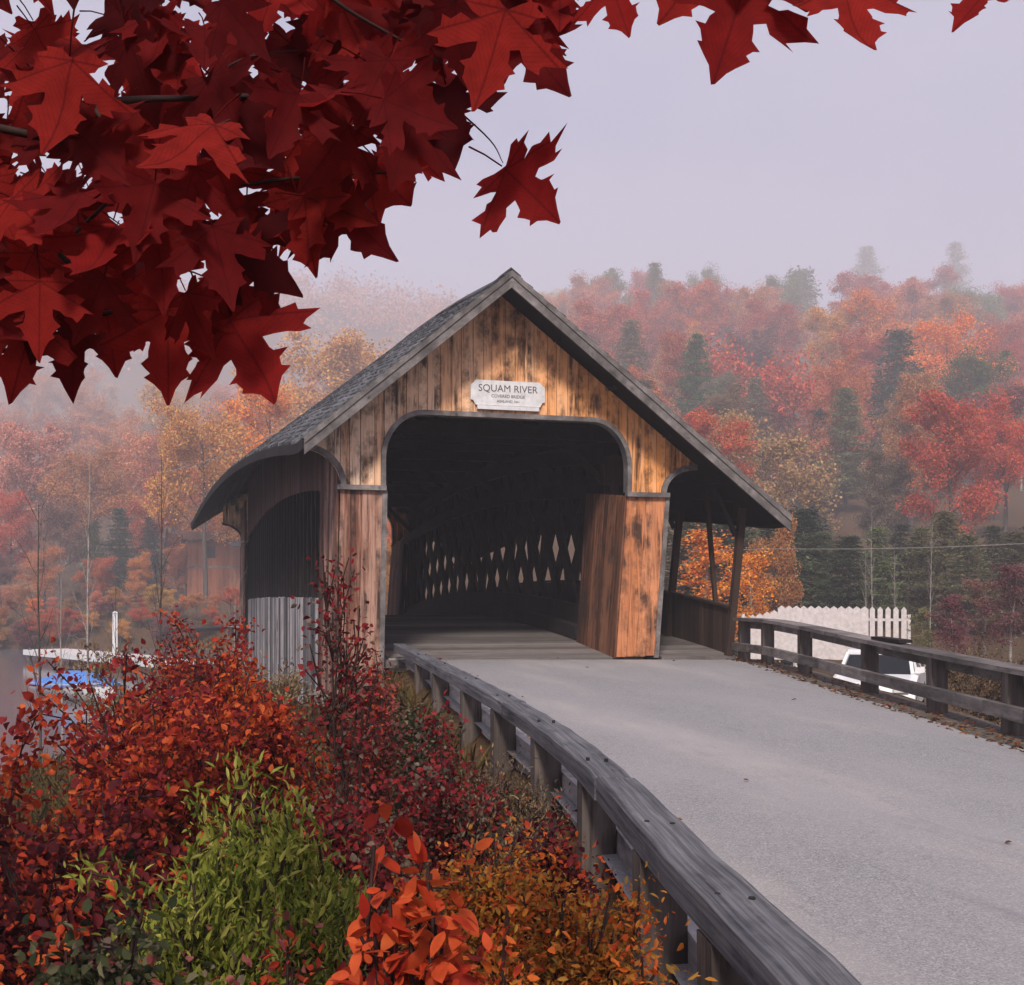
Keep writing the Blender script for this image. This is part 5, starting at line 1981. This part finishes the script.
    for i in range(13):
        t = i / 12
        x = lerp(-2.9, 2.9, t)
        w = 1.05 * (1 - max(0, (t - .45) / .55) ** 2.2) + .02
        sh = .55 + .2 * t * t
        row = []
        for a in np.linspace(-1, 1, 9):
            row.append(c + d * x + nn * (w * math.sin(a * PI / 2)) + Vector((0, 0, -.12 + (sh + .12) * abs(a) ** 1.6)))
        rows.append(row)
        rc = []
        for a in np.linspace(-1, 1, 9):
            rc.append(c + d * x + nn * ((w + .04) * a) + Vector((0, 0, sh - .08 * abs(a) ** 6 + .45 * (1 - a * a) * (math.sin(PI * min(1, t * 1.15 + .05)) ** .7 if t < .8 else .3) + .02 * math.sin(9 * t + 5 * a))))
        rowc.append(rc)
    hull.grid(rows)
    hull.add(rows[0], [tuple(range(9))])
    hull.build('hull', M['white'], T, True)
    cover.grid(rowc)
    cover.build('cover', M['blue'], T, True)
    # cabin beyond the pond
    v = 125
    c = W((205 - 512) / F * v, v)
    zg = ground_z(c.x, c.y) - .2
    T = thing('cabin', 'small rust-red cabin with pale trim lines beyond the pond', 'cabin', (c.x, c.y, zg))
    x0, x1, y0, y1, zt = c.x - 1.7, c.x + 6, c.y, c.y + 7, 7.0
    mb = MB()
    x = x0
    while x < x1:
        mb.box((x + .004, y0 - .02, zg), (min(x + .21, x1), y0, zt))
        x += .215
    y = y0
    while y < y1:
        mb.box((x0 - .02, y + .004, zg), (x0, min(y + .21, y1), zt))
        mb.box((x1, y + .004, zg), (x1 + .02, min(y + .21, y1), zt))
        y += .215
    mb.box((x0 + .001, y1 - .02, zg), (x1 - .001, y1, zt))
    mb.build('wall', M['barn'], T)
    for z in (4.2, 6.8):
        mb = MB()
        mb.box((x0 - .05, y0 - .06, z), (x1 + .05, y0 - .021, z + .2))
        mb.build('trim_board', M['trim'], T)
    mb = MB()
    ym = (y0 + y1) / 2
    for s, ya, yb in ((0, y0 - .5, ym), (1, ym, y1 + .5)):
        za, zb2 = (zt - .05, zt + .9) if s == 0 else (zt + .9, zt - .05)
        mb.hexa([(x0 - .4, ya, za), (x1 + .4, ya, za), (x1 + .4, yb, zb2), (x0 - .4, yb, zb2), (x0 - .4, ya, za + .12), (x1 + .4, ya, za + .12), (x1 + .4, yb, zb2 + .12), (x0 - .4, yb, zb2 + .12)])
    mb.build('roof', M['panel'], T)
    mb = MB()
    mb.box((x0 + 1.9, y0 - .05, 5.2), (x0 + 2.7, y0 - .022, 6.4))
    mb.build('window', M['glass'], T)
    # wires
    for pts, lab, r in (([at(161, 474, 27), at(200, 463, 26.8), at(245, 447, 26.6), at(292, 426, 26.5)], 'pale overhead wire rising to the left roof slope', .009),
                        ([at(690, 551, 56), at(770, 549, 55), at(850, 549, 55), at(945, 547, 54), at(1040, 543, 53)], 'pale overhead wire crossing in front of the evergreens on the right', .013)):
        mb = MB()
        mb.tube(spline([np.array(p) for p in pts], 5), r, 6)
        o = mb.build('overhead_wire', M['wire'])
        tag(o, lab, 'wire')


# ------------------------------------------------------------------ air, light, camera
SKY_LVL = 1.0


def light_and_air():
    w = bpy.data.worlds.new('World')
    SC.world = w
    w.use_nodes = True
    nt = w.node_tree
    nt.nodes.clear()
    N = nt.nodes.new
    L = nt.links.new
    sky = N('ShaderNodeTexSky')
    sky.sky_type = 'NISHITA'
    sky.sun_disc = False
    el, rot = math.radians(42), math.radians(203)
    sky.sun_elevation, sky.sun_rotation = el, rot
    sky.dust_density = 3.0
    tc = N('ShaderNodeTexCoord')
    mp = N('ShaderNodeMapping')
    mp.inputs['Scale'].default_value = (1, 1, 2.2)
    L(tc.outputs['Generated'], mp.inputs[0])
    nz = N('ShaderNodeTexNoise')
    nz.inputs['Scale'].default_value = 1.7
    nz.inputs['Detail'].default_value = 6
    nz.inputs['Roughness'].default_value = .5
    L(mp.outputs[0], nz.inputs['Vector'])
    rp = N('ShaderNodeValToRGB')
    e = rp.color_ramp.elements
    e[0].position, e[1].position = .38, .62
    k = 1.55
    e[0].color = (.50 * k, .58 * k, 1.22 * k, 1)
    e[1].color = (1.15 * k, 1.1 * k, 1.5 * k, 1)
    L(nz.outputs['Fac'], rp.inputs[0])
    mx = N('ShaderNodeMix')
    mx.data_type = 'RGBA'
    ci = [q for q in mx.inputs if q.type == 'RGBA']
    [q for q in mx.inputs if q.type == 'VALUE'][0].default_value = .86
    L(sky.outputs[0], ci[0])
    L(rp.outputs[0], ci[1])
    bg = N('ShaderNodeBackground')
    bg.inputs['Strength'].default_value = .06
    L([q for q in mx.outputs if q.type == 'RGBA'][0], bg.inputs[0])
    out = N('ShaderNodeOutputWorld')
    L(bg.outputs[0], out.inputs[0])

    sd = bpy.data.lights.new('sun', 'SUN')
    sd.energy = 1.5
    sd.angle = math.radians(10)
    sd.color = (1.0, .90, .79)
    so = bpy.data.objects.new('sun', sd)
    COL.objects.link(so)
    # Nishita: rotation measured clockwise from +Y seen from above
    d = Vector((math.sin(rot) * math.cos(el), math.cos(rot) * math.cos(el), math.sin(el)))
    so.rotation_euler = (-d).to_track_quat('-Z', 'Y').to_euler()
    so.location = d * 60

    m = bpy.data.materials.new('haze')
    m.use_nodes = True
    m.node_tree.nodes.clear()
    pv = m.node_tree.nodes.new('ShaderNodeVolumePrincipled')
    pv.inputs['Color'].default_value = (.945, .945, 1.0, 1)
    pv.inputs['Density'].default_value = .00145
    pv.inputs['Anisotropy'].default_value = .1
    mo = m.node_tree.nodes.new('ShaderNodeOutputMaterial')
    m.node_tree.links.new(pv.outputs[0], mo.inputs['Volume'])
    mb = MB()
    c = W(0, 390)
    R = 2200
    mb.box((c.x - R, c.y - R, -4.8), (c.x + R, c.y + R, 240))
    o = mb.build('haze', m)
    tag(o, kind='stuff')

    cd = bpy.data.cameras.new('camera')
    cd.sensor_width = 36
    cd.lens = F / 1024 * 36
    cd.shift_y = 107.5 / 1024
    cd.clip_end = 6000
    cd.clip_start = .05
    co = bpy.data.objects.new('camera', cd)
    COL.objects.link(co)
    co.location = CAM
    co.rotation_euler = (PI / 2, 0, -TH)
    SC.camera = co


setting()
bridge()
sign()
guard_rails()
forest()
shrubs()
maple()
small_things()
light_and_air()

SC.view_settings.view_transform = 'Standard'
SC.view_settings.look = 'None'
SC.view_settings.exposure = 2.05
SC.view_settings.gamma = 1
SC.view_settings.use_curve_mapping = False
cy = SC.cycles
cy.use_denoising = True
cy.denoiser = 'OPENIMAGEDENOISE'
cy.max_bounces = 6
cy.diffuse_bounces = 3
cy.glossy_bounces = 2
cy.transmission_bounces = 3
cy.transparent_max_bounces = 6
cy.volume_bounces = 4
cy.sample_clamp_indirect = 6
